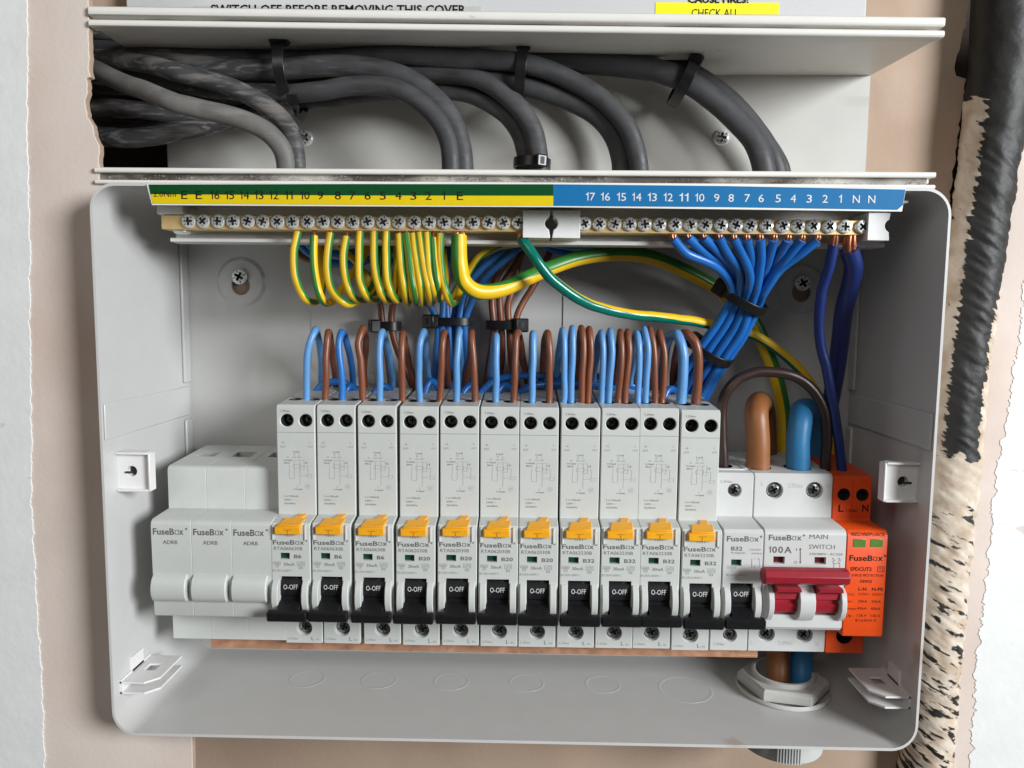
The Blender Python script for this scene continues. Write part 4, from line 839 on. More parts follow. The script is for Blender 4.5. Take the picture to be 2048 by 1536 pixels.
# ------------------------------------------------------------------ grey cables in the trunking
def gcable(pts, w, t, m, label):
    mb = MB(); P = spline(UL(pts), 8); sd = len(label)*1.7; k = len(P)
    P = [tuple(v+Vector((0, noise.noise(Vector((v.x*.03, sd, 2)))*1.0, noise.noise(Vector((v.x*.035+sd, v.z*.03, 5)))*1.3+noise.noise(Vector((v.x*.11, v.z*.11, sd)))*.35))*min(1, i/3, (k-1-i)/4)) for i, v in enumerate(P)]
    tube(mb, P, w*.93, 24, flat=t, fixed=True, step=2.5)
    o = mk('grey_cable', mb, m, org=P[-1], smooth=60); tag(o, label, 'cable', 'grey cables in the trunking'); return o
g = gcable
g([(120, 100, 30), (184, 134, 37), (217, 149, 42), (264, 172, 48), (334, 198, 56), (404, 217, 56), (475, 235, 56), (521, 256, 55), (550, 279, 54), (566, 305, 53), (572, 330, 52), (573, 372, 50)], 4.6, 3.6, 'c_light', 'worn light grey cable in front of the others, dropping leftmost')
g([(120, 118, 28), (190, 116, 34), (228, 118, 38), (287, 129, 43), (357, 143, 49), (404, 154, 49), (475, 181, 49), (521, 204, 49), (568, 244, 49), (586, 277, 49), (593, 328, 49), (594, 372, 49)], 4.5, 3.6, 'c_dirty', 'dark grey cable just right of the worn light one, second drop from left')
g([(120, 72, 26), (180, 80, 27), (300, 88, 28), (450, 106, 29), (600, 102, 28), (800, 96, 27), (1000, 94, 26), (1150, 99, 26), (1280, 118, 26), (1400, 158, 27), (1480, 220, 28), (1528, 280, 29), (1553, 335, 30), (1558, 372, 30)], 5.0, 3.6, 'c_dark', 'outermost grey cable of the rightmost bend in the trunking')
g([(120, 98, 28), (180, 100, 32), (300, 104, 37), (450, 116, 37), (600, 118, 37), (800, 110, 36), (1000, 106, 36), (1150, 116, 36), (1270, 131, 36), (1390, 174, 37), (1460, 228, 38), (1508, 280, 39), (1527, 335, 40), (1532, 372, 40)], 5.6, 4.2, 'c_dark', 'thickest grey cable, inner edge of the rightmost bend')
g([(120, 112, 18), (180, 110, 18), (400, 128, 18), (700, 130, 18), (1000, 128, 18), (1200, 132, 18), (1330, 148, 18), (1450, 198, 18), (1520, 268, 18), (1562, 335, 18), (1566, 372, 18)], 4.6, 3.4, 'c_dark', 'grey cable at the very back of the rightmost bend')
g([(120, 118, 30), (180, 125, 30), (400, 138, 31), (600, 128, 40), (752, 110, 44), (889, 114, 45), (992, 122, 46), (1060, 132, 47), (1146, 161, 47), (1214, 205, 47), (1256, 256, 47), (1277, 328, 46), (1279, 372, 45)], 4.7, 3.6, 'c_dark', 'upper grey cable of the pair dropping just right of the middle')
g([(120, 165, 20), (300, 165, 22), (600, 160, 30), (850, 146, 36), (992, 158, 40), (1060, 172, 41), (1128, 195, 41), (1195, 232, 41), (1232, 280, 40), (1246, 328, 40), (1248, 372, 40)], 5.6, 4.2, 'c_dark', 'lower and thicker grey cable of the pair dropping right of the middle')
g([(120, 258, 20), (189, 274, 26), (240, 277, 32), (310, 272, 34), (381, 258, 33), (450, 242, 30), (560, 200, 30), (700, 155, 36), (855, 141, 41), (940, 151, 42), (992, 174, 42), (1036, 212, 42), (1066, 260, 42), (1077, 321, 42), (1078, 372, 42)], 4.9, 3.8, 'c_dirty', 'plaster-smeared grey cable entering lowest at the left')
g([(120, 205, 24), (179, 213, 26), (240, 217, 27), (310, 224, 28), (381, 234, 25), (470, 226, 20), (560, 210, 20), (650, 200, 22), (760, 187, 28), (889, 181, 34), (958, 196, 36), (1009, 226, 36), (1039, 267, 36), (1052, 321, 36), (1053, 372, 36)], 4.4, 3.5, 'c_dirty', 'grey cable entering second lowest at the left, inner of the middle pair')
g([(120, 100, 26), (200, 108, 30), (300, 122, 37), (400, 134, 42), (500, 140, 45), (580, 138, 47), (650, 134, 48), (735, 135, 49), (804, 152, 50), (862, 190, 50), (902, 239, 50), (921, 290, 50), (926, 330, 50), (927, 372, 50)], 5.1, 4.0, 'c_dirty', 'outer grey cable of the third drop, behind the leftmost cable tie')
g([(120, 110, 26), (200, 130, 30), (300, 150, 34), (400, 172, 38), (480, 184, 42), (560, 189, 47), (650, 181, 51), (718, 170, 52), (787, 175, 53), (841, 203, 53), (880, 246, 53), (898, 290, 53), (902, 330, 53), (903, 372, 52)], 4.5, 3.6, 'c_dark', 'inner grey cable of the third drop from the left')
g([(120, 58, 30), (185, 66, 34), (250, 74, 36), (330, 84, 34), (420, 96, 26), (520, 106, 18), (640, 112, 12), (800, 118, 10), (1000, 122, 10), (1150, 130, 10)], 4.2, 3.4, 'c_dirty', 'topmost grey cable at the left end, against the trunking roof')
g([(120, 150, 26), (180, 152, 28), (260, 165, 28), (340, 186, 26), (430, 200, 20), (520, 196, 14), (640, 176, 12), (800, 150, 11), (960, 142, 11)], 4.0, 3.2, 'c_dirty', 'dark grey cable just under the worn light one at the left')
g([(120, 240, 14), (190, 246, 14), (280, 248, 14), (370, 244, 13), (460, 226, 12), (560, 202, 11), (700, 178, 11), (860, 160, 10)], 4.0, 3.2, 'c_dirty', 'grey cable deep between the two lowest ones at the left')
g([(120, 168, 18), (250, 172, 18), (400, 200, 18), (520, 205, 18), (620, 196, 18), (760, 172, 18), (880, 150, 18), (1000, 140, 18), (1100, 160, 18), (1180, 205, 18), (1225, 262, 18), (1240, 330, 18), (1240, 372, 18)], 4.4, 3.4, 'c_dark', 'grey cable running hidden along the back of the trunking')

# ------------------------------------------------------------------ cable ties
def tie(c, axis, ra, rb, w, head, label, tail=None, hs=(5.2, 4.4, 5.6)):
    """nylon loop of width w round a bundle with the given axis; ra across, rb towards the room; head = angle in degrees"""
    c = Vector(c); ax = Vector(axis).normalized(); Bv = Vector((0, 1, 0)); Bv = (Bv-ax*Bv.dot(ax)).normalized(); S = -ax.cross(Bv)
    t = empty('cable_tie', tuple(c)); mb = MB(); n = 44; v = []
    for i in range(n):
        a = 2*math.pi*i/n; d = S*math.sin(a)*ra+Bv*math.cos(a)*rb; nn = (S*math.sin(a)*rb+Bv*math.cos(a)*ra).normalized()
        v += [c+d-ax*w/2, c+d+ax*w/2, c+d+nn*1.2+ax*w/2, c+d+nn*1.2-ax*w/2]
    mb.add(v, [(i*4+k, i*4+(k+1) % 4, ((i+1) % n)*4+(k+1) % 4, ((i+1) % n)*4+k) for i in range(n) for k in range(4)])
    mk('strap', mb, 'tie', t, bevel=0.2)
    a = R(head); q = c+S*math.sin(a)*(ra+1.3)+Bv*math.cos(a)*(rb+1.6); nn = (S*math.sin(a)*rb+Bv*math.cos(a)*ra).normalized(); tt = ax.cross(nn)
    mb = MB(); h = [k/2 for k in hs]
    mb.hexa([tuple(q+tt*(sx*h[0])+nn*(sy*h[1])+ax*(sz*h[2])) for sz in (-1, 1) for sx, sy in ((-1, -1), (1, -1), (1, 1), (-1, 1))]); hd = mk('head', mb, 'tie', t, bevel=0.7)
    mb = MB(); e = q+nn*(h[1]+.02); mb.hexa([tuple(e+tt*(sx*1.0)+nn*sy+ax*(sz*1.6)) for sz in (-1, 1) for sx, sy in ((-1, -.2), (1, -.2), (1, .12), (-1, .12))]); mk('slot', mb, 'hole', hd, org=tuple(c), smooth=0)
    if tail:
        mb = MB(); P = spline(UL(tail), 2); n2 = len(P)
        vv = []
        for i, k in enumerate(P):
            T = (P[min(n2-1, i+1)]-P[max(0, i-1)]).normalized(); s = T.cross(Vector((0, 1, 0))).normalized(); vv += [k-s*w*.45, k+s*w*.45, k+s*w*.45+Vector((0, 1, 0)), k-s*w*.45+Vector((0, 1, 0))]
        mb.add(vv, [(i*4+k, i*4+(k+1) % 4, (i+1)*4+(k+1) % 4, (i+1)*4+k) for i in range(n2-1) for k in range(4)]+[(0, 1, 2, 3), tuple(range(len(vv)-4, len(vv)))]); mk('tail', mb, 'tie', t)
    return tag(t, label, 'cable tie', 'black cable ties')
q = U(577, 147, 42); tie((q[0], 37, q[2]), (1, 0, .07), 15.5, 19, 5.0, -48, 'black cable tie round the grey cables at the left of the trunking', [(583, 190, 54), (588, 210, 50), (598, 226, 40), (612, 238, 34)], (6.8, 6, 8.5))
q = U(1043, 140, 40); tie((q[0], 33, q[2]), (1, 0, -.1), 13, 17.5, 4.8, -42, 'black cable tie round the grey cables at the middle of the trunking', None, (5.2, 5, 6.4))
q = U(1368, 163, 30); tie((q[0], 27.5, q[2]), (.93, 0, -.42), 9.2, 15.5, 5.2, -50, 'black cable tie round the rightmost grey cable bend', None, (6, 5, 6.5))
q = U(1064, 327, 40); tie((q[0], 39, q[2]), (0.05, 0, 1), 7.5, 7.5, 4.5, 25, 'black cable tie at the foot of the middle cable pair', None)

# ------------------------------------------------------------------ insulated wires
def wirething(name, pts, r, m, label, group, cat='wire', n=14, px=True, step=2.0, stripe=None, stub=None):
    mb = MB(); P = UL(pts) if px else pts
    if r < 2.6:                                  # hand-bent: slight kinks
        sd = random.random()*50; P = spline(P, 6.0); k = len(P); f = lambda v, o: noise.noise(Vector((v.x*.06+sd, v.z*.06+o, v.y*.06)))*.55+noise.noise(Vector((v.x*.17+sd, v.z*.17+o, v.y*.17)))*.22
        P = [tuple(v+Vector((f(v, 3), f(v, 9), f(v, 17)))*min(1, i/3, (k-1-i)/3)) for i, v in enumerate(P)]
    if stripe:
        ph, half, mm = stripe; tube(mb, P, r, 36, mfun=lambda a, s: 1 if abs((a-(0 if callable(ph) else ph)+185) % 360-180) < half else 0, step=step, twist=ph if callable(ph) else None); mats = mm
    else: tube(mb, P, r, n, step=step); mats = m
    if stub:
        t = empty(name, P[0]); mk('insulation', mb, mats, t, smooth=60)
        sr, sp = stub; mb = MB()
        if isinstance(sp, str):      # a cut of bare strands
            d = (Vector(P[0])-Vector(P[1])).normalized(); tip = Vector((P[0][0], 66, 34.0)); a0 = Vector(P[0])
            for k in range(7):
                o = Vector((math.cos(k*1.047), math.sin(k*1.047)*.7, 0))*(0 if k == 6 else sr*.62); tube(mb, [a0-d*1.5+o, (a0+tip)/2+o*1.05, tip+o*.8], sr*.36, 7)
        else: tube(mb, UL(sp), sr, 8)
        mk('bare_conductor', mb, 'copperw', t, smooth=60); o = t
    else: o = mk(name, mb, mats, org=P[0], smooth=60)
    return tag(o, label, cat, group)

# loops rising from the breaker tops: bottom x, knee (x, y), crest (x, y), back leg points, colour, radius
PT, ZT = 49.5, None
def loop(xb, knee, crest, back, m, r, label, group):
    pts = [(xb, 806, PT), (xb, 797, PT)]+[(x, y, PT+1.5) for x, y in knee]+[(crest[0], crest[1]+7, PT-1), (crest[0]+(back[0][0]-crest[0])*.35, crest[1]+r*3.2, PT-6)]
    k = len(back)
    for i, (x, y) in enumerate(back): pts.append((x, y, max(9, PT-13-i*26/max(1, k-1) if k > 1 else PT-16)))
    pts.append((back[-1][0]+(back[-1][0]-back[0][0])*.3, 830, 8))
    wirething('looped_wire', pts, r, m, label, group)
LB, BR = 'w_lblue', 'w_brown'
LOOPS = [
 (613.4, [(616, 700)], (630, 655), [(639, 690), (642, 740), (643, 780)], LB), (650.3, [(652, 720)], (656, 660), [(662, 690), (668, 740), (673, 780)], BR),
 (684.5, [(682, 740), (678, 690)], (683, 660), [(695, 690), (703, 735), (707, 780)], 'w_mblue'), (726, [(722, 720), (717, 685)], (724, 652), [(732, 678), (729, 720), (728, 780)], BR),
 (759.6, [(758.5, 710)], (763, 660), [(774, 690), (782, 740), (786, 780)], LB), (804.3, [(804, 710)], (805.5, 662), [(811, 690), (818, 735), (834, 782)], BR),
 (839.7, [(839, 730), (840.5, 690)], (845, 660), [(852, 710), (857, 750), (862, 785)], LB), (879, [(883, 730), (884, 690)], (887, 662), [(894, 695), (896, 740), (897, 785)], BR),
 (912.8, [(914, 720)], (918.5, 659), [(920, 700), (921, 740), (922, 785)], LB), (950, [(946.5, 720)], (943, 662), [(941, 700), (935, 745), (926, 785)], BR),
 (991, [(992.5, 720)], (992, 668), [(986, 705), (983, 745), (981, 785)], LB), (1027, [(1030.5, 730)], (1033, 662), [(1042, 695), (1050, 735), (1058, 785)], BR),
 (1063.6, [(1066, 720)], (1067, 664), [(1064, 700), (1062, 740), (1060, 785)], LB), (1098, [(1100, 720)], (1096, 662), [(1089, 690), (1085, 735), (1082, 785)], BR),
 (1127.5, [(1129, 700)], (1127, 657), [(1119, 690), (1115, 735), (1112, 785)], LB), (1142, [(1145, 700)], (1145, 652), [(1141, 690), (1139, 740), (1137, 785)], LB),
 (1163.6, [(1167, 695)], (1165, 653), [(1159, 690), (1156, 740), (1154, 785)], BR), (1176, [(1182, 695)], (1180, 655), [(1176, 690), (1173, 740), (1170, 785)], BR),
 (1202.6, [(1206, 700)], (1203.5, 662), [(1194, 692), (1190, 740), (1187, 785)], LB), (1217, [(1224, 700)], (1221.5, 659), [(1216, 692), (1213, 740), (1210, 785)], LB),
 (1237, [(1243.5, 700)], (1241.5, 660), [(1236, 692), (1233, 740), (1230, 785)], BR), (1250.5, [(1258.5, 695)], (1256.5, 661), [(1250, 692), (1247, 740), (1243, 785)], BR),
 (1276, [(1279, 700)], (1275, 662), [(1267, 692), (1264, 740), (1260, 785)], LB), (1291, [(1295.5, 695)], (1289.5, 655), [(1282, 690), (1279, 740), (1276, 785)], LB),
 (1310.5, [(1309, 700)], (1301, 656), [(1298, 690), (1296, 740), (1294, 785)], BR), (1324, [(1329, 705)], (1319, 662), [(1314, 690), (1311, 740), (1308, 785)], BR)]
mods = [i//2 for i in range(14)]+[7]*4+[8]*4+[9]*4
for k, (xb, kn, cr, bk, m) in enumerate(LOOPS):
    md = mods[k]; c = 'blue' if m != BR else 'brown'
    if md < 7: lab = 'thin %s wire looping from the top of the %s amber-button breaker' % (c, ORD[md])
    else: lab = '%s of two %s wires looping from the %s amber-button breaker' % ('left' if k == 0 or mods[k-1] != md or (LOOPS[k-1][4] == BR) != (m == BR) else 'right', c, ORD[md])
    loop(xb, kn, cr, bk, m, 1.62 if md < 7 else 1.5, lab, 'wires looping from the breaker tops')
loop(1362, [(1368, 710)], (1355, 664), [(1338, 674), (1330, 710), (1322, 780)], LB, 2.35, 'thick blue wire looping from the last amber-button breaker', 'wires looping from the breaker tops')
loop(1391.5, [(1395, 720), (1388, 683)], (1374, 661), [(1362, 680), (1352, 720), (1346, 780)], BR, 2.2, 'thick brown wire looping from the last amber-button breaker', 'wires looping from the breaker tops')

# short blue neutral leads behind the module tops
FL = [([(628, 800, 26), (632, 786, 26), (648, 768, 25), (668, 763, 24), (690, 766, 22), (702, 780, 20), (706, 810, 18)], 'leftmost'), ([(688, 800, 28), (692, 784, 27), (701, 772, 25), (711, 781, 22), (715, 808, 18)], 'second from left'),
      ([(745, 800, 28), (750, 784, 27), (765, 771, 25), (780, 780, 22), (786, 808, 18)], 'third from left'), ([(848, 800, 28), (851, 782, 27), (861, 763, 25), (874, 770, 22), (884, 800, 18)], 'fourth from left'),
      ([(924, 800, 28), (927, 784, 27), (938, 771, 25), (952, 776, 22), (966, 805, 18)], 'fifth from left'), ([(954, 802, 27), (964, 784, 26), (988, 762, 24), (1030, 752, 22), (1075, 751, 20), (1130, 750, 18), (1180, 752, 16), (1250, 765, 14), (1320, 800, 12)], 'longest, running level'),
      ([(990, 806, 28), (996, 782, 27), (1008, 770, 25), (1024, 780, 22), (1034, 806, 18)], 'sixth from left'), ([(1030, 800, 27), (1046, 780, 25), (1080, 768, 22), (1120, 767, 19), (1200, 770, 16), (1280, 790, 13), (1300, 812, 12)], 'lower level-running'),
      ([(1328, 802, 28), (1334, 784, 27), (1345, 777, 25), (1354, 786, 22), (1358, 808, 18)], 'rightmost')]
for pts, w in FL: wirething('neutral_lead', pts, 1.75, 'w_blue', '%s blue lead arching low behind the breaker tops' % w, 'blue leads behind the breaker tops')

# wire bundles coming down behind the terminal bars
def run(pts, m, r, lab, grp): return wirething('bundled_wire', pts, r, m, lab, grp)
def bundle(name, colr, m, r, runs):
    names = ['leftmost', 'second', 'third', 'fourth', 'fifth', 'rightmost'] if len(runs) > 4 else ['leftmost', 'second', 'third', 'rightmost'] if len(runs) == 4 else ['left', 'right']
    for nm, pts in zip(names, runs): run(pts, m, r, '%s %s wire in the tied bundle %s' % (nm, colr, name), '%s wires %s' % (colr, name))
bundle('right of the left end of the loops', 'brown', BR, 1.7, [[(560, 460, 14), (585, 490, 14), (603, 512, 14), (650, 527, 13), (712, 536, 12), (745, 562, 12), (758, 600, 12), (766, 650, 12), (774, 700, 11), (781, 760, 10), (783, 820, 9)],
    [(800, 450, 12), (794, 520, 12), (787, 600, 12), (784, 650, 12), (796, 700, 11), (816, 750, 10), (836, 800, 9)]])
bundle('below the thick earth bend', 'blue', 'w_mblue', 1.75, [[(720, 478, 16), (780, 520, 17), (840, 580, 17), (864, 620, 17), (876, 650, 17), (872, 720, 15), (866, 810, 12)], [(880, 470, 18), (885, 560, 18), (886, 610, 18), (885, 650, 18), (884, 720, 15), (881, 810, 12)],
    [(896, 470, 14), (893, 560, 15), (893, 610, 17), (897, 650, 17), (900, 720, 15), (903, 810, 12)], [(1010, 474, 14), (950, 530, 15), (916, 590, 15), (908, 650, 15), (908, 720, 14), (914, 810, 12)],
    [(1045, 472, 20), (985, 518, 20), (945, 558, 20), (924, 610, 19), (918, 650, 19), (918, 720, 16), (922, 810, 12)], [(1060, 480, 22), (1000, 528, 22), (958, 572, 21), (937, 620, 20), (930, 650, 19), (932, 720, 16), (936, 810, 12)]])
bundle('right of the thick earth bend', 'brown', BR, 1.8, [[(1030, 470, 14), (1012, 520, 14), (990, 560, 14), (983, 600, 14), (988, 650, 14), (980, 710, 12), (966, 810, 10)], [(1060, 480, 12), (1030, 530, 13), (1002, 575, 14), (999, 610, 14), (1003, 650, 14), (1003, 720, 12), (990, 810, 10)],
    [(1050, 470, 10), (1038, 520, 11), (1026, 570, 12), (1016, 610, 13), (1018, 650, 13), (1024, 720, 12), (1040, 810, 10)], [(1110, 480, 8), (1088, 530, 9), (1062, 580, 10), (1042, 615, 11), (1030, 650, 12), (1045, 720, 11), (1066, 810, 10)]])
q = U(776, 652, 12); tie((q[0], 12, q[2]), (0, 0, 1), 5.6, 4.0, 4.6, -72, 'black cable tie round the brown wires at the left of the loops', None, (8, 5.5, 6.6))
q = U(902, 643, 17.5); tie((q[0], 17.5, q[2]), (0, 0, 1), 9.6, 4.6, 4.0, -62, 'black cable tie round the six blue wires in the middle', None, (8, 5.5, 7))
q = U(1008, 650, 13.5); tie((q[0], 13.5, q[2]), (0, 0, 1), 8.4, 4.3, 4.6, 55, 'black cable tie round the four brown wires in the middle', None, (8, 5.5, 7))
for i, (pts, m, lab) in enumerate([([(590, 470, 20), (610, 500, 20), (650, 520, 19), (700, 527, 18), (760, 510, 17), (820, 480, 16)], 'w_mblue', 'blue wire sagging behind the first earth loops, lower one'), ([(600, 466, 24), (625, 495, 24), (670, 508, 23), (730, 500, 22), (800, 478, 22)], 'w_blue', 'blue wire sagging behind the first earth loops, upper one'),
    ([(1060, 470, 24), (1110, 490, 23), (1180, 492, 22), (1260, 484, 22), (1340, 470, 22)], 'w_mblue', 'blue wire sagging under the middle of the terminal holder'), ([(1070, 478, 14), (1120, 505, 14), (1190, 512, 13), (1260, 500, 13), (1330, 476, 13)], 'w_mblue', 'lower blue wire sagging behind the thick earth wire'),
    ([(1080, 470, 30), (1140, 478, 30), (1200, 480, 30), (1270, 476, 30)], BR, 'brown wire showing just under the terminal holder')]): wirething('sagging_wire', pts, 1.9, m, lab, 'wires sagging behind the terminal bars')

# green and yellow earth loops
GY = ['w_yel', 'w_grn']
S0 = (74, 40, GY); S1 = (-25, 42, GY)
E = [([(596, 464), (589, 499), (588.5, 535), (596.5, 572), (610, 597), (623, 604.5), (636, 600), (645, 579), (644, 528), (640, 480)], S0), ([(628, 472), (626.5, 513), (632, 557), (642, 593), (654, 606), (668, 599), (684.5, 576), (701, 553), (722, 520), (740, 480)], S1),
     ([(661, 466), (654.5, 513), (657, 557), (668, 588), (688, 606.5), (706, 607), (724, 597), (746, 560), (756, 500), (760, 478)], S0), ([(693, 474), (687.5, 513), (690, 557), (700.5, 587), (715, 600), (733, 599), (749, 578), (757, 530), (756, 480)], S0),
     ([(720, 464), (717.5, 513), (719.5, 557), (730, 586), (743, 600), (757, 597), (768, 570), (775, 520), (778, 480)], S0), ([(748, 464), (749, 513), (753, 557), (762, 587), (775, 601), (785, 595), (792, 565), (794, 520), (792, 480)], S0),
     ([(773, 464), (772, 513), (775, 557), (784, 588), (796, 601), (803, 580), (803, 530), (794, 485)], S0), ([(798, 469), (801.5, 528), (808, 580), (812, 604), (817, 600), (820, 560), (818, 500)], S0),
     ([(812, 468), (820.5, 528), (829, 582), (832, 603), (836, 598), (838, 560), (836, 500)], (12, 42, GY)), ([(826, 468), (833.5, 528), (841.5, 580), (844, 605.5), (848, 602), (851, 560), (850, 500)], S0),
     ([(839, 466), (848, 528), (856, 580), (860, 604.5), (864, 600), (866, 560), (864, 500)], S0), ([(854, 466), (858, 528), (866, 575), (872, 598), (877, 590), (878, 540), (874, 490)], S0),
     ([(866, 476.5), (869, 528), (876, 570), (881, 597), (887, 590), (890, 550), (886, 500)], (-8, 40, GY)), ([(881, 468), (880, 513), (885, 557), (894, 593), (904, 605), (915, 595), (929, 560), (955, 515), (1000, 490), (1040, 480)], (50, 44, GY))]
for i, (pts, st) in enumerate(E):
    k = len(pts); b = max(range(k), key=lambda j: pts[j][1]); P = []
    for j, (x, y) in enumerate(pts):
        p = 66.5 if j == 0 else 66+4*math.sin(j/b*math.pi*.8) if j < b else 60-(j-b)*36/(k-1-b)
        P.append((x, y, p))
    x0 = e0[8:8+19][min(i, 18)] if False else pts[0][0]
    wirething('earth_wire', P, 1.72, None, 'thin green and yellow earth loop, %s from the left below the brass bar' % ORD[i], 'thin green and yellow earth loops', stripe=st, stub=(.85, [(pts[0][0]+.3, pts[0][1]+4, 66.5), (pts[0][0]+.5, pts[0][1]-3, 66), (pts[0][0]+1.5, 452, 63)]))
wirething('earth_wire', [(640, 478, 30), (672, 488, 28), (690, 503, 26), (712, 524, 24), (735, 560, 20), (740, 600, 14)], 1.6, None, 'green and yellow wire slanting behind the third and fourth earth loops', 'green and yellow wires behind', stripe=(120, 40, GY))
wirething('earth_wire', [(905, 592, 20), (925, 560, 24), (950, 520, 28), (990, 496, 30), (1040, 487, 30)], 1.7, None, 'green and yellow wire rising right of the last earth loop', 'green and yellow wires behind', stripe=(70, 40, GY))
wirething('earth_wire', [(1150, 480, 34), (1200, 485, 34), (1270, 487, 33), (1345, 484, 32), (1380, 478, 30)], 1.6, None, 'green and yellow wire lying level under the right brass bar', 'green and yellow wires behind', stripe=(150, 40, GY))
wirething('thick_earth_wire', [(918, 472, 66), (918, 500, 67), (920, 530, 68), (928, 563, 67), (945, 579, 66), (966, 584, 64), (1005, 578, 60), (1050, 558, 54), (1100, 536, 46), (1152, 518, 40), (1205, 509, 36), (1255, 508, 32), (1300, 514, 29), (1340, 528, 26), (1419, 568, 21), (1470, 605, 18), (1508, 645, 16), (1532, 700, 15), (1553, 757, 14), (1567, 826, 13), (1568, 894, 12), (1566, 990, 10)],
    3.45, None, 'thick green and yellow earth wire bending from bar to lower right', None, stripe=(lambda s: 62-115*max(0, min(1, (s-.04)/.2)), 58, ['w_grn', 'w_yel']), stub=(3.0, 'strands'))
wirething('earth_wire', [(1043, 478, 66), (1056, 496, 68), (1071, 517, 69), (1101, 556, 67), (1152, 594, 62), (1221, 621, 55), (1323, 635, 44), (1412, 647, 33), (1494, 666, 26), (1546, 693, 23), (1597, 737, 21), (1634, 790, 19), (1652, 850, 17), (1664, 920, 14), (1670, 1000, 12)],
    2.35, None, 'teal and yellow earth wire sweeping from bar middle to the surge module', None, stripe=(lambda s: 158-118*min(1, s/.5), 62, ['w_teal', 'w_yel']), stub=(2.0, 'strands'))

# blue neutral fan
N = [[(1346, 477), (1374, 507), (1426, 532), (1453, 555), (1466, 588)], [(1376, 475), (1408, 503), (1444, 527), (1466, 552), (1474, 585)], [(1407, 475), (1435, 503), (1462, 530), (1476, 555), (1480, 590)], [(1438, 475), (1453, 503), (1475, 534), (1481, 561), (1475, 594)],
     [(1467, 477), (1484, 507), (1499, 543), (1498, 575), (1490, 600)], [(1493, 478), (1501, 507), (1504, 540), (1502, 570), (1494, 600)], [(1520, 478), (1522, 516), (1516, 566), (1504, 604)], [(1548, 479), (1538, 519), (1526, 561), (1510, 604)], [(1576, 480), (1556, 516), (1536, 548), (1514, 600)],
     [(1604, 480), (1570, 519), (1538, 556), (1519, 598)], [(1635, 480), (1599, 510), (1558, 543), (1527, 585), (1518, 606)]]
lay = [(-1.5, 1), (-1.5, -.6), (-.5, -.4), (-.5, 1), (.5, 1), (.5, -.4), (1.5, 1), (-.0, -1.6), (1.0, -1.6), (1.3, -.4), (2.0, 0)]
for i, pts in enumerate(N):
    a, dp = lay[i]; P = []; k = len(pts)
    for j, (x, y) in enumerate(pts): P.append((x, y, 66-(66-42)*(j/(k-1))**1.2+dp*2.6*(j/(k-1))))
    nx, ny = .80, .60
    for x, y, p in ((1462, 650, 36), (1428, 700, 31), (1396, 750, 25), (1372, 800, 17), (1360, 850, 10)): P.append((x+a*17*nx, y+a*17*ny, p+dp*2.6))
    wirething('neutral_wire', P, 2.05, 'w_blue', 'blue wire fanning down from the right brass bar, %s from the left' % ORD[i], 'fan of blue neutral wires', stub=(1.7, 'strands'))
ax = (Vector(U(1428, 700, 31))-Vector(U(1490, 606, 41))).normalized()
q = U(1488, 600, 41); tie(q, ax, 10.6, 7.2, 4.4, 108, 'black cable tie gathering the fan of blue wires', None, (8.5, 6.5, 7.5))
q = U(1424, 705, 30); tie(q, ax, 9.8, 7.4, 4.2, 118, 'lower black cable tie on the slanting blue bundle', None, (8, 6, 7))
wirething('neutral_wire', [(1667, 489, 65), (1659, 534, 62), (1646, 580, 57), (1638, 642, 52), (1641, 688, 50), (1655, 743, 49), (1664, 790, 48), (1672, 850, 47), (1681, 912, 46), (1684, 945, 46)], 2.25, 'w_navy', 'thinner dark blue wire from the right brass bar to the surge module', None, stub=(1.9, 'strands'))
wirething('neutral_wire', [(1698, 500, 65), (1707, 530, 62), (1702, 566, 57), (1688, 620, 48), (1681, 676, 40), (1674, 732, 33), (1664, 790, 26), (1652, 850, 20), (1640, 930, 15), (1632, 1000, 12)], 4.0, 'w_navy', 'thickest dark blue wire at the right end of the brass bar', None, stub=(3.1, 'strands'))
wirething('live_wire', [(1446.5, 940, 44), (1446.5, 925, 44), (1443, 860, 44), (1444, 813, 45), (1454, 785, 46), (1476, 759, 46), (1509, 745, 46), (1538, 742.5, 46), (1576, 748.5, 46), (1611, 766, 46), (1637, 795.5, 46), (1650, 831, 46), (1652, 883, 46), (1650.5, 925, 46), (1650.5, 945, 46)], 2.45, 'w_dbrown', 'dark brown wire arching from the single breaker to the orange module', None)
# meter tails
def tail(xb, top, back, m, label):
    wirething('meter_tail', [(xb[0], 945, 45), (xb[0], 925, 45), (xb[0], 880, 45), (top[0], top[1]+38, 43), (top[0]+2, top[1]+20, 37), (back[0]-6, top[1]+16, 28), (back[0], top[1]+34, 20), (back[0]+3, 880, 17), (back[0]+6, 1000, 17), (back[0]+8, 1150, 20), (back[1], 1300, 27), (back[1], 1345, 33), (back[1], 1420, 36)], 5.4, m, label, 'thick tails into the main switch', n=28)
tail((1516,), (1513, 790), (1528, 1555), 'w_tailb', 'thick brown tail bending into the main switch from the gland')
tail((1596,), (1601, 803), (1622, 1604), 'w_tailn', 'thick light blue tail bending into the main switch from the gland')

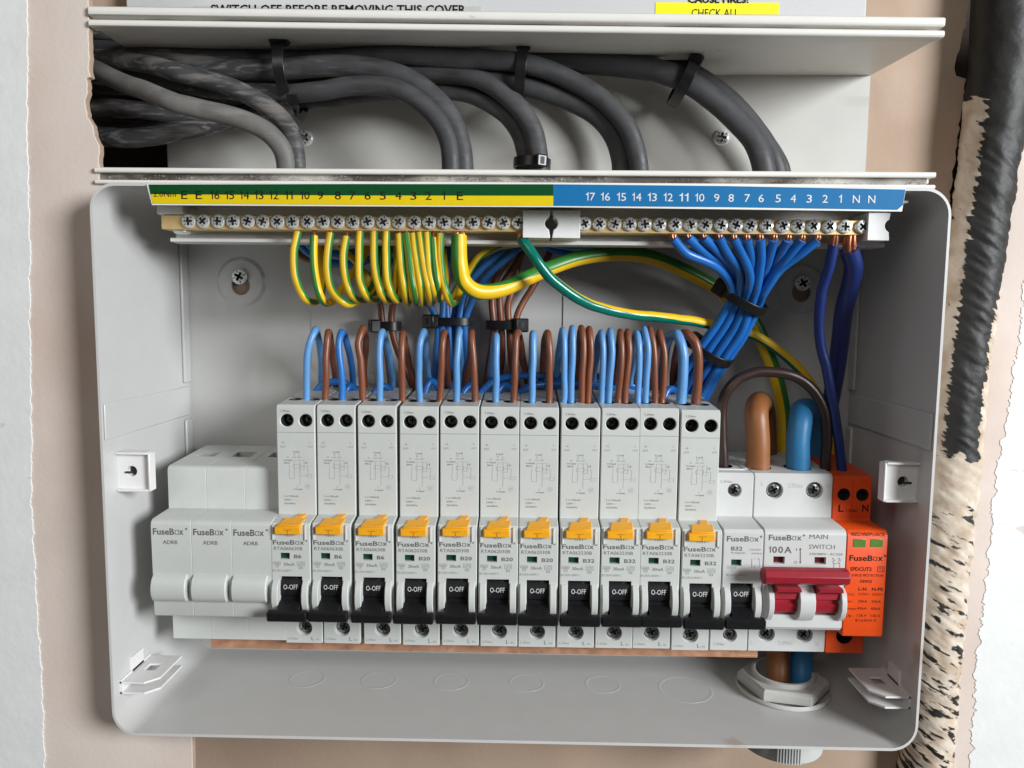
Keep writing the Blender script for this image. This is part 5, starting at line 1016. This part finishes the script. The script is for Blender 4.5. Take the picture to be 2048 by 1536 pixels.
# ------------------------------------------------------------------ cable gland through the box floor
gc = (134.8, 34.5); gl = empty('cable_gland', (gc[0], gc[1], -215)); tag(gl, 'grey nylon cable gland through the box floor under the main switch', 'cable gland')
mb = MB(); hx = lambda r, z, k=6, o=12: [(gc[0]+r*math.cos(R(o+360/k*i)), gc[1]+r*math.sin(R(o+360/k*i)), z) for i in range(k)]
mb.lathe((gc[0], gc[1], FZ+.05), (0, 0, 1), [(15, 0), (22.4, 0), (22.6, 1.0), (21.8, 2.2)], 48, cap=False); 
v = hx(21.8, FZ+2)+hx(21.8, FZ+6.0)+hx(20.4, FZ+7.4)+hx(15, FZ+7.4)
mb.add(v, [(k*6+i, k*6+(i+1) % 6, (k+1)*6+(i+1) % 6, (k+1)*6+i) for k in range(3) for i in range(6)])
mk('lock_nut', mb, 'gland', gl, smooth=30, bevel=0.3)
mb = MB(); mb.lathe((gc[0], gc[1], FZ), (0, 0, 1), [(13.2, -26), (13.2, 9.2), (13.8, 9.6), (14.9, 9.4), (15.2, 8.8), (15.2, -2)], 40, cap=False); mk('threaded_barrel', mb, 'gland', gl)
mb = MB(); v = []
for z, r in ((EZ0-.2, 23), (EZ0-5, 23), (EZ0-5.2, 22), (EZ0-26, 20)): v += [(gc[0]+r*math.cos(R(12+360/48*i)), gc[1]+r*(1 if i % 8 else 1.0)*math.sin(R(12+360/48*i)), z) for i in range(48)]
mb.add(v, [(k*48+i, k*48+(i+1) % 48, (k+1)*48+(i+1) % 48, (k+1)*48+i) for k in range(3) for i in range(48)])
mk('clamp_cap', mb, 'gland', gl, smooth=50)
for i in range(9):
    mb = MB(); a = R(76+i*3.4+8); r = 22.0; c, s = math.cos(a), math.sin(a)
    mb.hexa([(gc[0]+(rr_)*c-w*s, gc[1]+rr_*s+w*c, z) for z in (EZ0-25, EZ0-5.3) for rr_, w in ((r-2.4, -.28), (r+.3, -.28), (r+.3, .28), (r-2.4, .28))]); mk('grip_rib', mb, 'plast2', gl, smooth=0)

for o in scene.objects:
    if '_o' in o: del o['_o']
